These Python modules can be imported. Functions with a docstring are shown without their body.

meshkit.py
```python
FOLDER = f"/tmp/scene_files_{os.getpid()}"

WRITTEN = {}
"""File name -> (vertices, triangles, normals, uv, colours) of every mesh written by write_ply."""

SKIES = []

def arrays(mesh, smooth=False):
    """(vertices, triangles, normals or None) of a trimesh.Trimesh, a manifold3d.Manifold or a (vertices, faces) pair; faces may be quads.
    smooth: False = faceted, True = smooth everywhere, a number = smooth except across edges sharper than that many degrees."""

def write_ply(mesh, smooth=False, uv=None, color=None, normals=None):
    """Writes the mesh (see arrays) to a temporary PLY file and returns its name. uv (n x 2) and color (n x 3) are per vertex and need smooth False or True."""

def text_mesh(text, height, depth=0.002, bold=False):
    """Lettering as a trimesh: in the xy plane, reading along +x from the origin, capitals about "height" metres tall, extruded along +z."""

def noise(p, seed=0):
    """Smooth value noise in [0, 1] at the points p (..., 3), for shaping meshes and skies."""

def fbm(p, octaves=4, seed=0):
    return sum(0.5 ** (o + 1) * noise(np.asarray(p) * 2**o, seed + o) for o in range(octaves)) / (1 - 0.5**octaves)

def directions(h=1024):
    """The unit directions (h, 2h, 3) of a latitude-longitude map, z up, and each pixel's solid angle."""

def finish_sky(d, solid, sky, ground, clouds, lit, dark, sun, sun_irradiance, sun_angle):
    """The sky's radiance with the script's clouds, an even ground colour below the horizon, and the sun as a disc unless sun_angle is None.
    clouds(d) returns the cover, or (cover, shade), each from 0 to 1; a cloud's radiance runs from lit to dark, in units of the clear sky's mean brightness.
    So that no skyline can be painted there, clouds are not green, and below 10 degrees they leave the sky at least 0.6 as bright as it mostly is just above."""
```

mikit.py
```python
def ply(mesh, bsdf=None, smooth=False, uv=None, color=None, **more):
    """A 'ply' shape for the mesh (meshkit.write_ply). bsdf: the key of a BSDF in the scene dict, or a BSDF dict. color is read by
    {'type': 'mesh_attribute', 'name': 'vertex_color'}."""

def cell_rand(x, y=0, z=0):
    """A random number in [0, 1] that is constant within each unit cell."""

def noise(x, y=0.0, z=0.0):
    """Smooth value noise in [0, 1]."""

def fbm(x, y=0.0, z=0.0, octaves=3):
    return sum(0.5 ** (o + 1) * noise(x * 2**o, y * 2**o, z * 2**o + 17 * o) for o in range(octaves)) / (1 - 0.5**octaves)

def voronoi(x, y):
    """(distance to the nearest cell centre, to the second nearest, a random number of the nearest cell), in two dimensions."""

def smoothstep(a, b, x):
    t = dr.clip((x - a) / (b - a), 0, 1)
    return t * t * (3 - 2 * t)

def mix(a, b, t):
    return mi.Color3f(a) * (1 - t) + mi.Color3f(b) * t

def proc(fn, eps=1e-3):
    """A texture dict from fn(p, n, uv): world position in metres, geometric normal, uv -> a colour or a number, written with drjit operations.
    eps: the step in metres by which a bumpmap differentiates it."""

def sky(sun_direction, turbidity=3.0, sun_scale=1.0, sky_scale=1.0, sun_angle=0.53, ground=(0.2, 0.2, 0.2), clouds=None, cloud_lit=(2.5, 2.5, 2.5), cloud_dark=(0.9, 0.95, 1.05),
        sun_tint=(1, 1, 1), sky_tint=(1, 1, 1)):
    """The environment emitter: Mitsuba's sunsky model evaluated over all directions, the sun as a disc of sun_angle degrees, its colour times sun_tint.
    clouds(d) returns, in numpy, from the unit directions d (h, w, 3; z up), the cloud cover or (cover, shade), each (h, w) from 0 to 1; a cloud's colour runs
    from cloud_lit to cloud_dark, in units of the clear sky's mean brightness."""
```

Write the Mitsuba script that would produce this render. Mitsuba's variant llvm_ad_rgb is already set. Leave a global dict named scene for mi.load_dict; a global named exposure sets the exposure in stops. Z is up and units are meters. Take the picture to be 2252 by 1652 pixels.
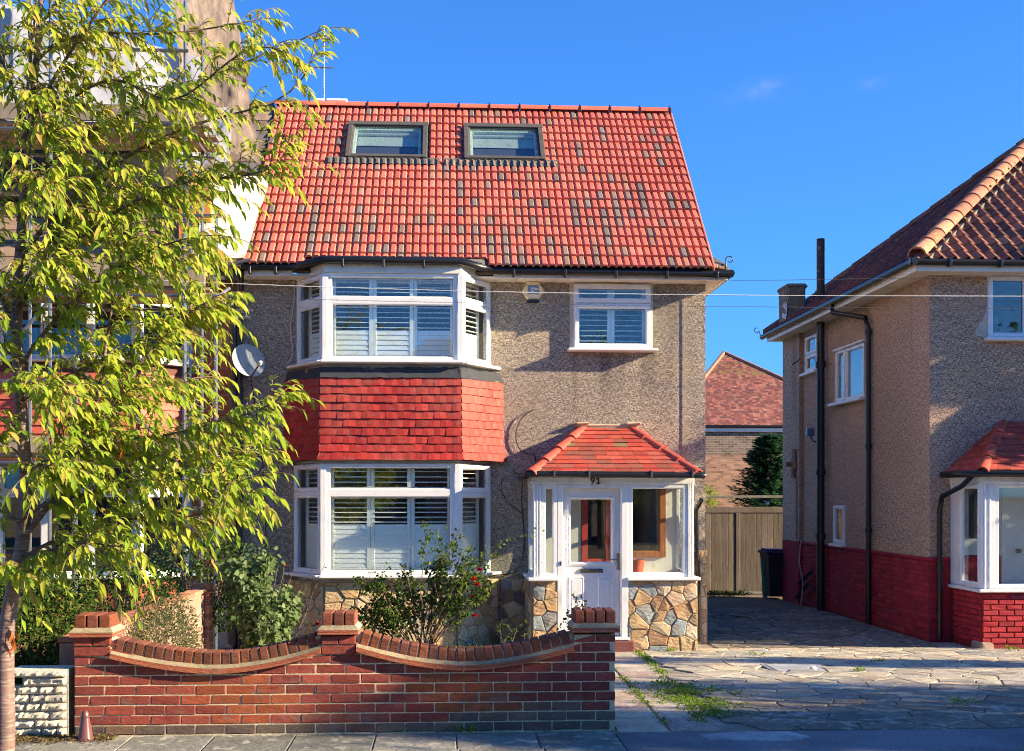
import math, random
import numpy as np, trimesh, drjit as dr, mitsuba as mi
import mikit, meshkit
from mikit import proc, noise, fbm, mix, smoothstep
from shapely.geometry import Polygon, box as sbox
from scipy.spatial import Voronoi
T = mi.ScalarTransform4f
PI = math.pi
scene, labels = {}, {}

# ---------------------------------------------------------------- camera, sky, exposure
EYE = 1.80
YAW = math.atan(146 / 2600)                 # the facade is turned 3.2 degrees away from the lens
scene['camera'] = {
    'type': 'perspective', 'fov_axis': 'x', 'fov': 2 * math.degrees(math.atan(1126 / 2600)),
    'principal_point_offset_y': -(1092 - 826) / 1652,
    'near_clip': 0.1, 'far_clip': 2000.0,
    'to_world': T().look_at(origin=[0, 0, EYE], target=[math.sin(YAW), math.cos(YAW), EYE], up=[0, 0, 1])}
SUN = (2.75, -0.69, 1.03)
def clouds(d):
    a = np.degrees(np.arctan2(d[..., 0], d[..., 1])); e = np.degrees(np.arcsin(np.clip(d[..., 2], -1, 1)))
    n = meshkit.fbm(np.stack([a * 1.5, e * 2.6, a * 0], -1), 5, 5)
    c = 0
    for ca, ce, wa, we, k in ((15.2, 18.6, .9, .40, .15), (20.2, 18.5, .6, .28, .09), (13.8, 18.2, .8, .3, .07)):
        c = c + k * np.exp(-((a - ca) / wa) ** 2 - ((e - ce) / we) ** 2) * np.clip(n * 3.2 - .9, 0, 1.3)
    return np.clip(c, 0, .5)
scene['sky'] = mikit.sky(SUN, turbidity=2.6, sun_scale=1.8, sky_scale=.84, sky_tint=(.31, .80, 1.62), sun_tint=(.90, .97, 1.10), ground=(.16, .15, .13), clouds=clouds, cloud_lit=(1.6, 1.7, 1.9))
exposure = 2.86

# ---------------------------------------------------------------- materials
# uv of a piece carries its own colour: u = 4000 R + G, v = 1000 seed + B
def dec(uv):
    iu, iv = dr.floor(uv.x), dr.floor(uv.y)
    return mi.Color3f(iu / 4000, (uv.x - iu - .05) / .9, (uv.y - iv - .05) / .9), iv / 1000
def enc(rgb, seed=.5):
    r, g, b = (min(max(float(c), 0), 1) for c in rgb)
    return (math.floor(r * 4000) + .05 + .9 * g, math.floor(seed * 999) + .05 + .9 * b)
def t_plain(p, n, uv):
    c, s = dec(uv); d = smoothstep(.56, .80, fbm(p.x * 9 + s * 31, p.y * 9, p.z * 5))
    return c * (.92 + .16 * fbm(p.x * 2.5 + s * 31, p.y * 2.5, p.z * 2.5)) * mix((1., 1., 1.), (.80, .77, .70), d)
def t_upvc(p, n, uv):
    c, s = dec(uv); d = smoothstep(.60, .85, fbm(p.x * 6 + s * 31, p.y * 6, p.z * 2.5))
    return c * (.97 + .06 * fbm(p.x * 2 + s * 31, p.y * 2, p.z * 2)) * mix((1., 1., 1.), (.84, .81, .75), d)
def t_grain(p, n, uv):
    c, s = dec(uv)
    f = .62 + .76 * fbm(p.x * 55, p.y * 55, p.z * 55 + s * 9)
    g = .72 + .56 * fbm(p.x * 6 + s * 17, p.y * 6, p.z * 7)
    return c * f * g
def t_brick(p, n, uv):
    c, s = dec(uv)
    f = .66 + .68 * fbm(p.x * 34 + p.y * 34, p.z * 140, p.y * 40 + s * 9)
    g = .72 + .56 * fbm(p.x * 9 + s * 17, p.y * 9, p.z * 9)
    dirt = smoothstep(.6, .82, fbm(p.x * 5, p.y * 5, p.z * 8 + 40))
    return mix(c * f * g, mi.Color3f(.17, .13, .105) * f, dirt * .55)
def t_stone(p, n, uv):
    c, s = dec(uv)
    f = .6 + .8 * fbm(p.x * 26 + s * 40, p.y * 26, p.z * 60)
    w = smoothstep(.35, .75, fbm(p.x * 7, p.y * 7 + s * 20, p.z * 7))
    return mix(c * f, mi.Color3f(c.x * 1.1, c.y * .8, c.z * .62) * f, w * .7)
def t_wood(p, n, uv):
    c, s = dec(uv)
    f = .55 + .9 * fbm(p.x * 60 + s * 50, p.y * 60, p.z * 3)
    g = .75 + .5 * fbm(p.x * 9 + s * 9, p.y * 9, p.z * 1.5)
    return c * f * g
def t_pave(p, n, uv):
    c, s = dec(uv)
    f = .72 + .56 * fbm(p.x * 38, p.y * 38, 1.0)
    g = .72 + .56 * fbm(p.x * 5 + s * 23, p.y * 5, 2.0)
    li = smoothstep(.62, .72, fbm(p.x * 11, p.y * 11, 5.0))
    da = smoothstep(.55, .75, fbm(p.x * 2.2, p.y * 2.2, 8.0))
    return mix(mix(c * f * g, mi.Color3f(.46, .45, .38) * f, li * .4), mi.Color3f(.10, .105, .095) * f, da * .4)
def t_ground(p, n, uv):
    f = .6 + .8 * fbm(p.x * 40, p.y * 40, 3.0)
    w = fbm(p.x * 1.7, p.y * 1.7, 0.0)
    return mix((.115, .095, .07), (.17, .15, .11), w) * f
def t_asphalt(p, n, uv):
    f = .6 + .8 * fbm(p.x * 90, p.y * 90, 3.0)
    w = smoothstep(.35, .7, fbm(p.x * 1.3, p.y * 1.3, 4.0))
    return mix((.17, .17, .185), (.105, .108, .12), w) * f
def pebble(p, n, uv):
    a = noise(p.x * 64, p.y * 64, p.z * 64); b = noise(p.x * 124 + 7, p.y * 124, p.z * 124)
    d = noise(p.x * 50 + 31, p.y * 50 + 5, p.z * 50 + 3)
    w = .82 + .36 * fbm(p.x * 1.1, p.y * 1.1, p.z * .6)
    c = mix((.14, .113, .092), (.44, .372, .30), smoothstep(.22, .78, .62 * a + .38 * b))
    c = mix(c, mi.Color3f(.66, .61, .55), smoothstep(.74, .9, d) * .6)
    c = mix(c, mi.Color3f(.09, .065, .05), smoothstep(.26, .1, d) * .6)
    drip = smoothstep(.58, .8, fbm(p.x * 2.6, p.y * 2.6, p.z * .22 + 3))
    sx = smoothstep(.45, .75, noise(p.x * 7, 3.0, p.z * .35)) * smoothstep(1.70, 1.80, p.x) * smoothstep(3.08, 2.98, p.x) * smoothstep(2.7, 3.86, p.z) * smoothstep(3.95, 3.9, p.z)
    w = w * (1 - .38 * sx)
    patch = smoothstep(.60, .64, fbm(p.x * .9 + 9, p.y * .9, p.z * 1.1 + 2)) 
    return c * w * (1 - .26 * drip) * mix((1., 1., 1.), (1.1, 1.07, 1.0), patch)
def h_pebble(p, n, uv):
    return .6 * noise(p.x * 64, p.y * 64, p.z * 64) + .4 * noise(p.x * 124 + 7, p.y * 124, p.z * 124)
def h_brick(p, n, uv):
    return fbm(p.x * 30 + p.y * 30, p.z * 110, p.y * 30)
def h_stone(p, n, uv):
    return fbm(p.x * 24, p.y * 24, p.z * 44)
def h_bark(p, n, uv):
    return fbm(p.x * 22, p.y * 22, p.z * 60)
def t_bark(p, n, uv):
    c, s = dec(uv)
    ring = smoothstep(.5, .72, fbm(p.x * 14, p.y * 14, p.z * 95))
    f = .7 + .6 * fbm(p.x * 10, p.y * 10, p.z * 10)
    return mix(c * f, mi.Color3f(.29, .225, .19) * f, ring * .8)
def t_roof(p, n, uv):
    c, s = dec(uv)
    f = .74 + .52 * fbm(p.x * 40, p.y * 40, p.z * 40)
    g = .80 + .40 * fbm(p.x * 3 + s * 5, p.y * 3, p.z * 3)
    w = smoothstep(.48, .75, fbm(p.x * 1.6, p.y * 1.1, p.z * .9 + 7)); k = smoothstep(.60, .74, fbm(p.x * 16, p.y * 16, p.z * 16 + 5))
    return mix(mix(c * f * g, mi.Color3f(.40, .21, .16) * f, w * .12), mi.Color3f(.16, .12, .10) * f, k * .30)
def t_old(p, n, uv):
    c, s = dec(uv)
    f = .6 + .8 * fbm(p.x * 22, p.y * 22, p.z * 22 + s * 30)
    li = smoothstep(.66, .78, fbm(p.x * 7 + 3, p.y * 7, p.z * 7))
    return mix(c * f, mi.Color3f(.42, .27, .08) * f, li * .5)
def farbrick(p, n, uv):
    c, s = dec(uv)
    row = dr.floor(p.z / .075); fz = p.z / .075 - row
    q = (p.x + p.y) / .225 + .5 * (row - 2 * dr.floor(row / 2)); ix = dr.floor(q); fx = q - ix
    k = mikit.cell_rand(ix, row, 3.0)
    b = c * (.62 + .76 * k)
    return dr.select((fz < .15) | (fx < .05), mi.Color3f(.36, .31, .25), b)

def two(b): return {'type': 'twosided', 'b': b}
def mat(key, fn, rough=.8, spec=.3, bump=None, scale=.004, eps=2e-3, **kw):
    b = {'type': 'principled', 'base_color': proc(fn), 'roughness': rough, 'specular': spec, **kw}
    if bump: b = {'type': 'bumpmap', 'arbitrary': proc(bump, eps), 'scale': scale, 'b': b}
    scene[key] = two(b)
mat('m_plain', t_plain, .75); mat('m_upvc', t_upvc, .33, .5); mat('m_gloss', t_plain, .28, .5)
mat('m_brick', t_brick, .85, .25, h_brick, .004); mat('m_grain', t_grain, .9, .2); mat('m_stone', t_stone, .75, .35, h_stone, .012, 4e-3)
mat('m_wood', t_wood, .8, .25); mat('m_pave', t_pave, .8, .3, h_stone, .006, 4e-3); mat('m_ground', t_ground, .95, .1); mat('m_asphalt', t_asphalt, .85, .3)
def pebble_bounce(p, n, uv): return pebble(p, n, uv) * mi.Color3f(1.40, 1.16, 1.04)  # same pebbledash, with warm bounce light and fill tinted into its colour
mat('m_pebble_bounce', pebble_bounce, .8, .3, h_pebble, .0085, 3e-3)
mat('m_pebble', pebble, .8, .3, h_pebble, .0085, 3e-3); mat('m_bark', t_bark, .6, .4, h_bark, .006, 3e-3)
mat('m_roof', t_roof, .62, .4); mat('m_old', t_old, .85, .25); mat('m_farbrick', farbrick, .85, .2)
mat('m_metal', t_plain, .38, .5, metallic=.85)
scene['m_leaf'] = {'type': 'principledthin', 'base_color': proc(t_plain), 'roughness': .42, 'diff_trans': 1.0, 'spec_trans': 0.0, 'eta': 1.45}
scene['m_sheet'] = {'type': 'principledthin', 'base_color': proc(t_plain), 'roughness': .6, 'diff_trans': .6, 'spec_trans': 0.0}
scene['m_glass'] = {'type': 'thindielectric', 'int_ior': 1.75, 'ext_ior': 1.0, 'specular_transmittance': {'type': 'rgb', 'value': [.86, .93, .92]}}

WHITE, CREAM, BLACK = (.74, .745, .75), (.74, .71, .64), (.012, .013, .016)
MORTAR = (.36, .31, .24)

# ---------------------------------------------------------------- helpers
rng = np.random.default_rng(7)
used = {}
def free(k):
    n = used.get(k, 0); used[k] = n + 1
    return k if n == 0 else f'{k}_{n:03d}'
def thing(name, label, cat, group=None):
    k = free(name); labels[k] = {'label': label, 'category': cat}
    if group: labels[k]['group'] = group
    return k
def put(mesh, m, rgb, parent=None, name=None, smooth=False, key=None, label=None, stuff=False, uv=None, seed=None):
    """One entry of the scene: a thing that is one mesh (key) or a part (parent, name)."""
    k = key or free(f'{parent}__{name}')
    if m in ('m_glass',): scene[k] = mikit.ply(mesh, m)
    else:
        v, f = mesh
        if uv is None: uv = np.tile(enc(rgb, rng.random() if seed is None else seed), (len(v), 1))
        if smooth not in (False, True):
            tm = trimesh.graph.smooth_shade(trimesh.Trimesh(v, f, process=False), angle=math.radians(smooth), facet_minarea=None)
            v, f = np.array(tm.vertices), np.array(tm.faces); uv = np.tile(uv[0], (len(v), 1)); smooth = True
        scene[k] = mikit.ply((v, f), m, smooth=smooth, uv=uv)
    if label: labels[k] = {'label': label}
    if stuff: labels.setdefault(k, {})['kind'] = 'stuff'
    return k
def struct(name, mesh, m, rgb=(.3, .3, .3), label=None, **kw):
    k = put(mesh, m, rgb, key=free(name), **kw); labels[k] = {'kind': 'structure'}
    if label: labels[k]['label'] = label
    return k
def one(name, label, cat, mesh, m, rgb, group=None, **kw):
    k = thing(name, label, cat, group); lab = labels[k]
    put(mesh, m, rgb, key=k, **kw); labels[k] = {**lab, **labels[k]}
    return k
def tri(f):
    f = np.asarray(f, int)
    return np.vstack([f[:, [0, 1, 2]], f[:, [0, 2, 3]]]) if f.shape[1] == 4 else f
def join(ms):
    vs, fs, n = [], [], 0
    for v, f in ms:
        f = tri(f); vs.append(np.asarray(v, float)); fs.append(f + n); n += len(v)
    return np.vstack(vs), np.vstack(fs)
def joinc(ms, cols):
    uv = [np.tile(enc(c, rng.random()), (len(m[0]), 1)) for m, c in zip(ms, cols)]
    return join(ms), np.vstack(uv)
BOXF = np.array([[0, 1, 3], [0, 3, 2], [4, 6, 7], [4, 7, 5], [0, 4, 5], [0, 5, 1], [2, 3, 7], [2, 7, 6], [0, 2, 6], [0, 6, 4], [1, 5, 7], [1, 7, 3]])
def bx(x0, x1, y0, y1, z0, z1):
    return np.array([[x, y, z] for x in (x0, x1) for y in (y0, y1) for z in (z0, z1)], float), BOXF
# chamfered box: fixed topology taken from a convex hull once
_cv = np.array([[(s[0] * (1 if a == 0 else .5)), s[1] * (1 if a == 1 else .5), s[2] * (1 if a == 2 else .5)] for s in np.array(np.meshgrid([-1, 1], [-1, 1], [-1, 1])).T.reshape(-1, 3) for a in range(3)])
_ch = trimesh.convex.convex_hull(_cv); _idx = [int(np.argmin(np.abs(_cv - q).sum(1))) for q in _ch.vertices]
_cf = np.array(_idx)[_ch.faces]
_full = np.abs(_cv) > .75
def cb(x0, x1, y0, y1, z0, z1, c=.006, jit=0):
    h = np.array([x1 - x0, y1 - y0, z1 - z0]) / 2; m = np.array([x0 + x1, y0 + y1, z0 + z1]) / 2
    c = min(c, *(h * .9)); v = np.sign(_cv) * np.where(_full, h, h - c)
    if jit: v = v + rng.normal(0, jit, v.shape)
    return v + m, _cf
def xf(mesh, M):
    M = np.asarray(M, float); return np.asarray(mesh[0]) @ M[:3, :3].T + M[:3, 3], mesh[1]
def frame_m(a, b, z=0.0):
    """Local (s along a->b, t into the house, z up)."""
    a, b = np.array(a, float), np.array(b, float); d = (b - a) / np.linalg.norm(b - a)
    M = np.eye(4); M[:2, 0] = d; M[:2, 1] = (-d[1], d[0]); M[:2, 3] = a; M[2, 3] = z
    return M
def tube(pts, r, n=8, cap=True):
    p = np.asarray(pts, float); r = np.broadcast_to(r, (len(p),))
    t = np.gradient(p, axis=0); t /= np.linalg.norm(t, axis=1, keepdims=True) + 1e-12
    a = np.cross(t[0], [0, 0, 1.0] if abs(t[0][2]) < .9 else [1.0, 0, 0]); a /= np.linalg.norm(a); A = []
    for k in range(len(p)):
        a = a - t[k] * (a @ t[k]); a /= np.linalg.norm(a) + 1e-12; A.append(a)
    A = np.array(A); B = np.cross(t, A); g = np.arange(n) * 2 * PI / n
    v = (p[:, None] + r[:, None, None] * (np.cos(g)[None, :, None] * A[:, None] + np.sin(g)[None, :, None] * B[:, None])).reshape(-1, 3)
    i, j = np.meshgrid(np.arange(len(p) - 1), np.arange(n), indexing='ij')
    f = np.stack([i * n + j, i * n + (j + 1) % n, (i + 1) * n + (j + 1) % n, (i + 1) * n + j], -1).reshape(-1, 4)
    f = tri(f)
    if cap:
        m = len(v); v = np.vstack([v, p[0], p[-1]]); k = np.arange(n); e = (len(p) - 1) * n
        f = np.vstack([f, np.stack([k * 0 + m, (k + 1) % n, k], 1), np.stack([k * 0 + m + 1, e + k, e + (k + 1) % n], 1)])
    return v, f
def bez(*pts, n=12):
    p = np.array(pts, float); t = np.linspace(0, 1, n)[:, None]
    if len(p) == 3: return (1 - t) ** 2 * p[0] + 2 * t * (1 - t) * p[1] + t * t * p[2]
    return (1 - t) ** 3 * p[0] + 3 * t * (1 - t) ** 2 * p[1] + 3 * t * t * (1 - t) * p[2] + t ** 3 * p[3]
def spline(pts, n=24):
    from scipy.interpolate import CubicSpline
    p = np.array(pts, float); s = np.r_[0, np.cumsum(np.linalg.norm(np.diff(p, axis=0), axis=1))]
    return CubicSpline(s, p)(np.linspace(0, s[-1], n))
def ring(s0, s1, z0, z1, prof):
    """A mitred rectangular frame: prof = (inset, t) round the opening."""
    L = np.array([[(s0 + i, t, z0 + i), (s1 - i, t, z0 + i), (s1 - i, t, z1 - i), (s0 + i, t, z1 - i)] for i, t in prof])
    v, f = [], []
    for k in range(len(prof) - 1):
        for j in range(4):
            q = [L[k, j], L[k, (j + 1) % 4], L[k + 1, (j + 1) % 4], L[k + 1, j]]; m = len(v); v += q; f.append([m, m + 1, m + 2, m + 3])
    return np.array(v), tri(f)
def flat(pts):
    n = len(pts); return np.array(pts, float), np.array([[0, k, k + 1] for k in range(1, n - 1)])
def extr(poly, M, t0, t1):
    """Shapely polygon in (s, z) extruded over t, placed by M."""
    m = trimesh.creation.extrude_polygon(poly, 1.0, engine='earcut'); v = np.array(m.vertices)
    return xf((np.stack([v[:, 0], t0 + (t1 - t0) * v[:, 2], v[:, 1]], 1), np.array(m.faces)), M)
def lathe(prof, n=24):
    p = np.array(prof, float); g = np.arange(n) * 2 * PI / n
    v = np.stack([p[:, None, 0] * np.cos(g), p[:, None, 0] * np.sin(g), p[:, None, 1] + g * 0], -1).reshape(-1, 3)
    i, j = np.meshgrid(np.arange(len(p) - 1), np.arange(n), indexing='ij')
    return v, tri(np.stack([i * n + j, i * n + (j + 1) % n, (i + 1) * n + (j + 1) % n, (i + 1) * n + j], -1).reshape(-1, 4))
def rotm(axis, deg, at=(0, 0, 0)):
    return trimesh.transformations.rotation_matrix(math.radians(deg), axis, at)
def cells(x0, x1, y0, y1, size, jitter=.42, gap=.009, sx=1.0, seed=1):
    """Irregular convex stones filling a rectangle."""
    r = np.random.default_rng(seed); nx, ny = max(1, round((x1 - x0) / size / sx)), max(1, round((y1 - y0) / size))
    g = np.array([[(i + .5 + (.5 if j % 2 else 0) - .25) / nx, (j + .5) / ny] for j in range(-2, ny + 2) for i in range(-2, nx + 2)])
    g += r.uniform(-jitter, jitter, g.shape) / [nx, ny]
    P = g * [x1 - x0, y1 - y0] + [x0, y0]; vo = Voronoi(P); R = sbox(x0, y0, x1, y1); out = []
    for reg in vo.point_region:
        q = vo.regions[reg]
        if -1 in q or len(q) < 3: continue
        c = Polygon(vo.vertices[q]).intersection(R).buffer(-gap, join_style=2)
        if c.area > .0012 and c.geom_type == 'Polygon': out.append(np.array(c.exterior.coords)[:-1])
    return out
def cobble(poly, h, bevel=.01, dome=.004, base=0.0):
    """Convex outline (2D) -> a bevelled stone in (x, y, height)."""
    p = np.asarray(poly); 
    if Polygon(p).exterior.is_ccw is False: p = p[::-1]
    c = p.mean(0); d = c - p; q = p + d / (np.linalg.norm(d, axis=1, keepdims=True) + 1e-9) * bevel; n = len(p)
    hh = h + rng.uniform(-dome, dome, n)
    v = np.vstack([np.c_[p, np.full(n, base)], np.c_[p, hh - bevel * .7], np.c_[q, hh], [[c[0], c[1], h + rng.uniform(-dome, 2 * dome)]]])
    k = np.arange(n); k2 = (k + 1) % n
    f = np.vstack([np.stack([k, k2, n + k2], 1), np.stack([k, n + k2, n + k], 1), np.stack([n + k, n + k2, 2 * n + k2], 1), np.stack([n + k, 2 * n + k2, 2 * n + k], 1), np.stack([2 * n + k, 2 * n + k2, k * 0 + 3 * n], 1)])
    return v, f
def pick(cols, w=None):
    c = np.array(cols[rng.choice(len(cols), p=None if w is None else np.array(w) / sum(w))]); return np.clip(c * rng.uniform(.85, 1.18), 0, 1)
def pieces(parent, name, items, m, most=300, smooth=False):
    """items: (size on the picture, mesh, colour); the largest become parts, the rest one part that is stuff."""
    items = sorted(items, key=lambda i: -i[0])
    for _, me, c in items[:most]:
        put(me, m, c, parent, name, smooth=smooth)
    if len(items) > most:
        me, uv = joinc([i[1] for i in items[most:]], [i[2] for i in items[most:]])
        put(me, m, (0, 0, 0), parent, name + '_field', uv=uv, stuff=True, smooth=smooth)
def leaves(P, D, N, L, Wd, col, droop=.25, fold=.18):
    """Folded, drooping leaf blades (8 triangles each)."""
    P, D, N = (np.asarray(x, float) for x in (P, D, N)); n = len(P); L = np.broadcast_to(L, n)[:, None]; Wd = np.broadcast_to(Wd, n)[:, None]
    D = D / (np.linalg.norm(D, axis=1, keepdims=True) + 1e-9); S = np.cross(D, N); S /= np.linalg.norm(S, axis=1, keepdims=True) + 1e-9; N = np.cross(S, D)
    g = np.array([0, 0, -1.0]); dr_ = np.broadcast_to(droop, n)[:, None]
    C = [P + D * L * t + g * L * dr_ * t * t for t in (0, .33, .66, 1)]
    e = [(C[1], .5), (C[2], .4)]
    Lf = [c + S * Wd * w + N * Wd * fold for c, w in e]; Rt = [c - S * Wd * w + N * Wd * fold for c, w in e]
    v = np.stack([*C, *Lf, *Rt], 1)
    f1 = np.array([[0, 4, 1], [1, 4, 5], [1, 5, 2], [2, 5, 3], [0, 1, 6], [1, 7, 6], [1, 2, 7], [2, 3, 7]])
    f = (f1[None] + 8 * np.arange(n)[:, None, None]).reshape(-1, 3)
    uv = np.repeat(np.array([enc(c, rng.random()) for c in col]), 8, 0)
    return (v.reshape(-1, 3), f), uv
def gz(y):
    y = np.asarray(y, float); return np.where(y < 9.2, 0, np.maximum(-.33, -.33 * (y - 9.2) / 7.2))
# shade trees up the street to the right: label, x, y, height, crown radius, seed
OFF = [('narrow garden tree close to the front of the next house on the right', 14.0, 15.65, 7.0, .9, 41, 14000), ('young street tree up the street to the right', 14.0, 6.2, 6.2, 1.25, 42, 8000),
       ('broad street tree farther up the street', 18.0, 7.2, 6.6, 1.5, 43, 9000), ('slim garden tree in the next garden up the street', 18.0, 10.9, 6.0, .42, 44, 4000),
       ('big tree across the road', -4.0, -9.5, 7.5, 2.4, 45), ('tall tree across the road opposite the porch', 5.5, -9.0, 6.5, 2.2, 46)]
# ---------------------------------------------------------------- ground
ys = np.r_[-60, 0, 9.2, 16.4, 26, 60, 400.0]; xs = np.array([-400, -60, 0, 60, 400.0])
gv = np.array([[x, y, float(gz(y)) - .03 if y > -50 else -.03] for y in ys for x in xs])
gf = [[r * 5 + c, r * 5 + c + 1, (r + 1) * 5 + c + 1, (r + 1) * 5 + c] for r in range(len(ys) - 1) for c in range(4)]
struct('ground', (gv, tri(gf)), 'm_ground', label='bare earth ground around the houses')
struct('road', bx(-60, 60, -3.2, 5.9, -.12, -.10), 'm_asphalt', label='tarmac road in front of the houses')
struct('kerb', cb(-60, 60, 5.9, 6.05, -.14, .004, .01), 'm_pave', (.3, .3, .29), label='concrete kerb')
pav = struct('pavement', bx(-12, 1.29, 6.05, 9.03, -.05, -.012), 'm_pave', (.10, .10, .09), label='pavement of square grey slabs along the brick wall')
for j in range(5):
    for i in range(22):
        x0 = -12 + i * .604 + (j % 2) * .02
        if x0 > 1.2: continue
        put(cb(x0 + .004, min(x0 + .6, 1.285), 9.025 - (j + 1) * .595 + .004, 9.025 - j * .595, -.04, rng.uniform(-.002, .003), .006), 'm_pave', pick([(.165, .165, .15), (.14, .145, .135), (.18, .175, .155)]), pav, 'slab')
tm_ = struct('pavement_crossover', bx(1.29, 14, 6.05, 8.93, -.05, .002), 'm_asphalt', label='worn tarmac pavement across the driveway entrance')
put(cobble([(1.95, 8.62), (2.5, 8.55), (2.72, 8.66), (2.62, 8.86), (2.2, 8.9), (1.9, 8.8)], .012, .012), 'm_pave', (.30, .30, .31), tm_, 'concrete_patch')

# ---------------------------------------------------------------- driveway of crazy paving
dv = np.array([[x, y, float(gz(y)) - .012] for y in (8.93, 9.2, 16.4, 22.4) for x in (1.29, 14.0)])
drive = struct('driveway', (dv, tri([[0, 1, 3, 2], [2, 3, 5, 4], [4, 5, 7, 6]])), 'm_pave', (.22, .20, .16), label='driveway of crazy paving stones between the two houses')
items = []
PV = [(.45, .40, .30), (.40, .36, .29), (.45, .36, .26), (.35, .34, .30), (.50, .44, .32), (.38, .33, .27), (.43, .40, .32)]
def lay(poly, col, h=.005, far=1):
    me = cobble(poly, h, .007, .003, base=-.02); v = me[0].copy(); v[:, 2] += gz(v[:, 1])
    c = v.mean(0); area = Polygon(poly).area
    items.append((area / (c[1] ** 3) * far, (v, me[1]), col))
def path_x(y, k):      # the two weedy joints that part the path from the drive
    return np.interp(y, [9, 16.2], [1.72, 2.08] if k == 0 else [2.14, 2.62])
for y0 in np.arange(8.95, 16.1, .62):
    y1 = min(y0 + .62, 16.2)
    for k in range(2):
        a0, a1 = ((1.31, path_x(y0, 0)), (1.31, path_x(y1, 0))) if k == 0 else ((path_x(y0, 0), path_x(y0, 1)), (path_x(y1, 0), path_x(y1, 1)))
        lay([(a0[0] + .012, y0 + .01), (a0[1] - .012, y0 + .01), (a1[1] - .012, y1 - .01), (a1[0] + .012, y1 - .01)], pick([(.40, .30, .22), (.35, .31, .26), (.29, .22, .19), (.42, .36, .27)]))
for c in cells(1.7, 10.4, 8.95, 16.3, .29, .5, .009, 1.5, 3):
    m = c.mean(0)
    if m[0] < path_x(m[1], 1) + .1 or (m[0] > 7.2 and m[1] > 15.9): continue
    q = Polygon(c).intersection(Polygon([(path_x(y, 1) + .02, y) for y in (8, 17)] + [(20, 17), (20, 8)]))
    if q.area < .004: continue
    sl = pick(PV, [3, 3, 2, 2, 2, 2, 2]) * (.40 if m[1] < 10.6 else .55 if m[1] < 11.6 else .8)  # tree shade on the front of the drive is put into the stone colour
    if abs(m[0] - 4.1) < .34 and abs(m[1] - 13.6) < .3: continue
    lay(np.array(q.exterior.coords)[:-1], sl)
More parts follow.
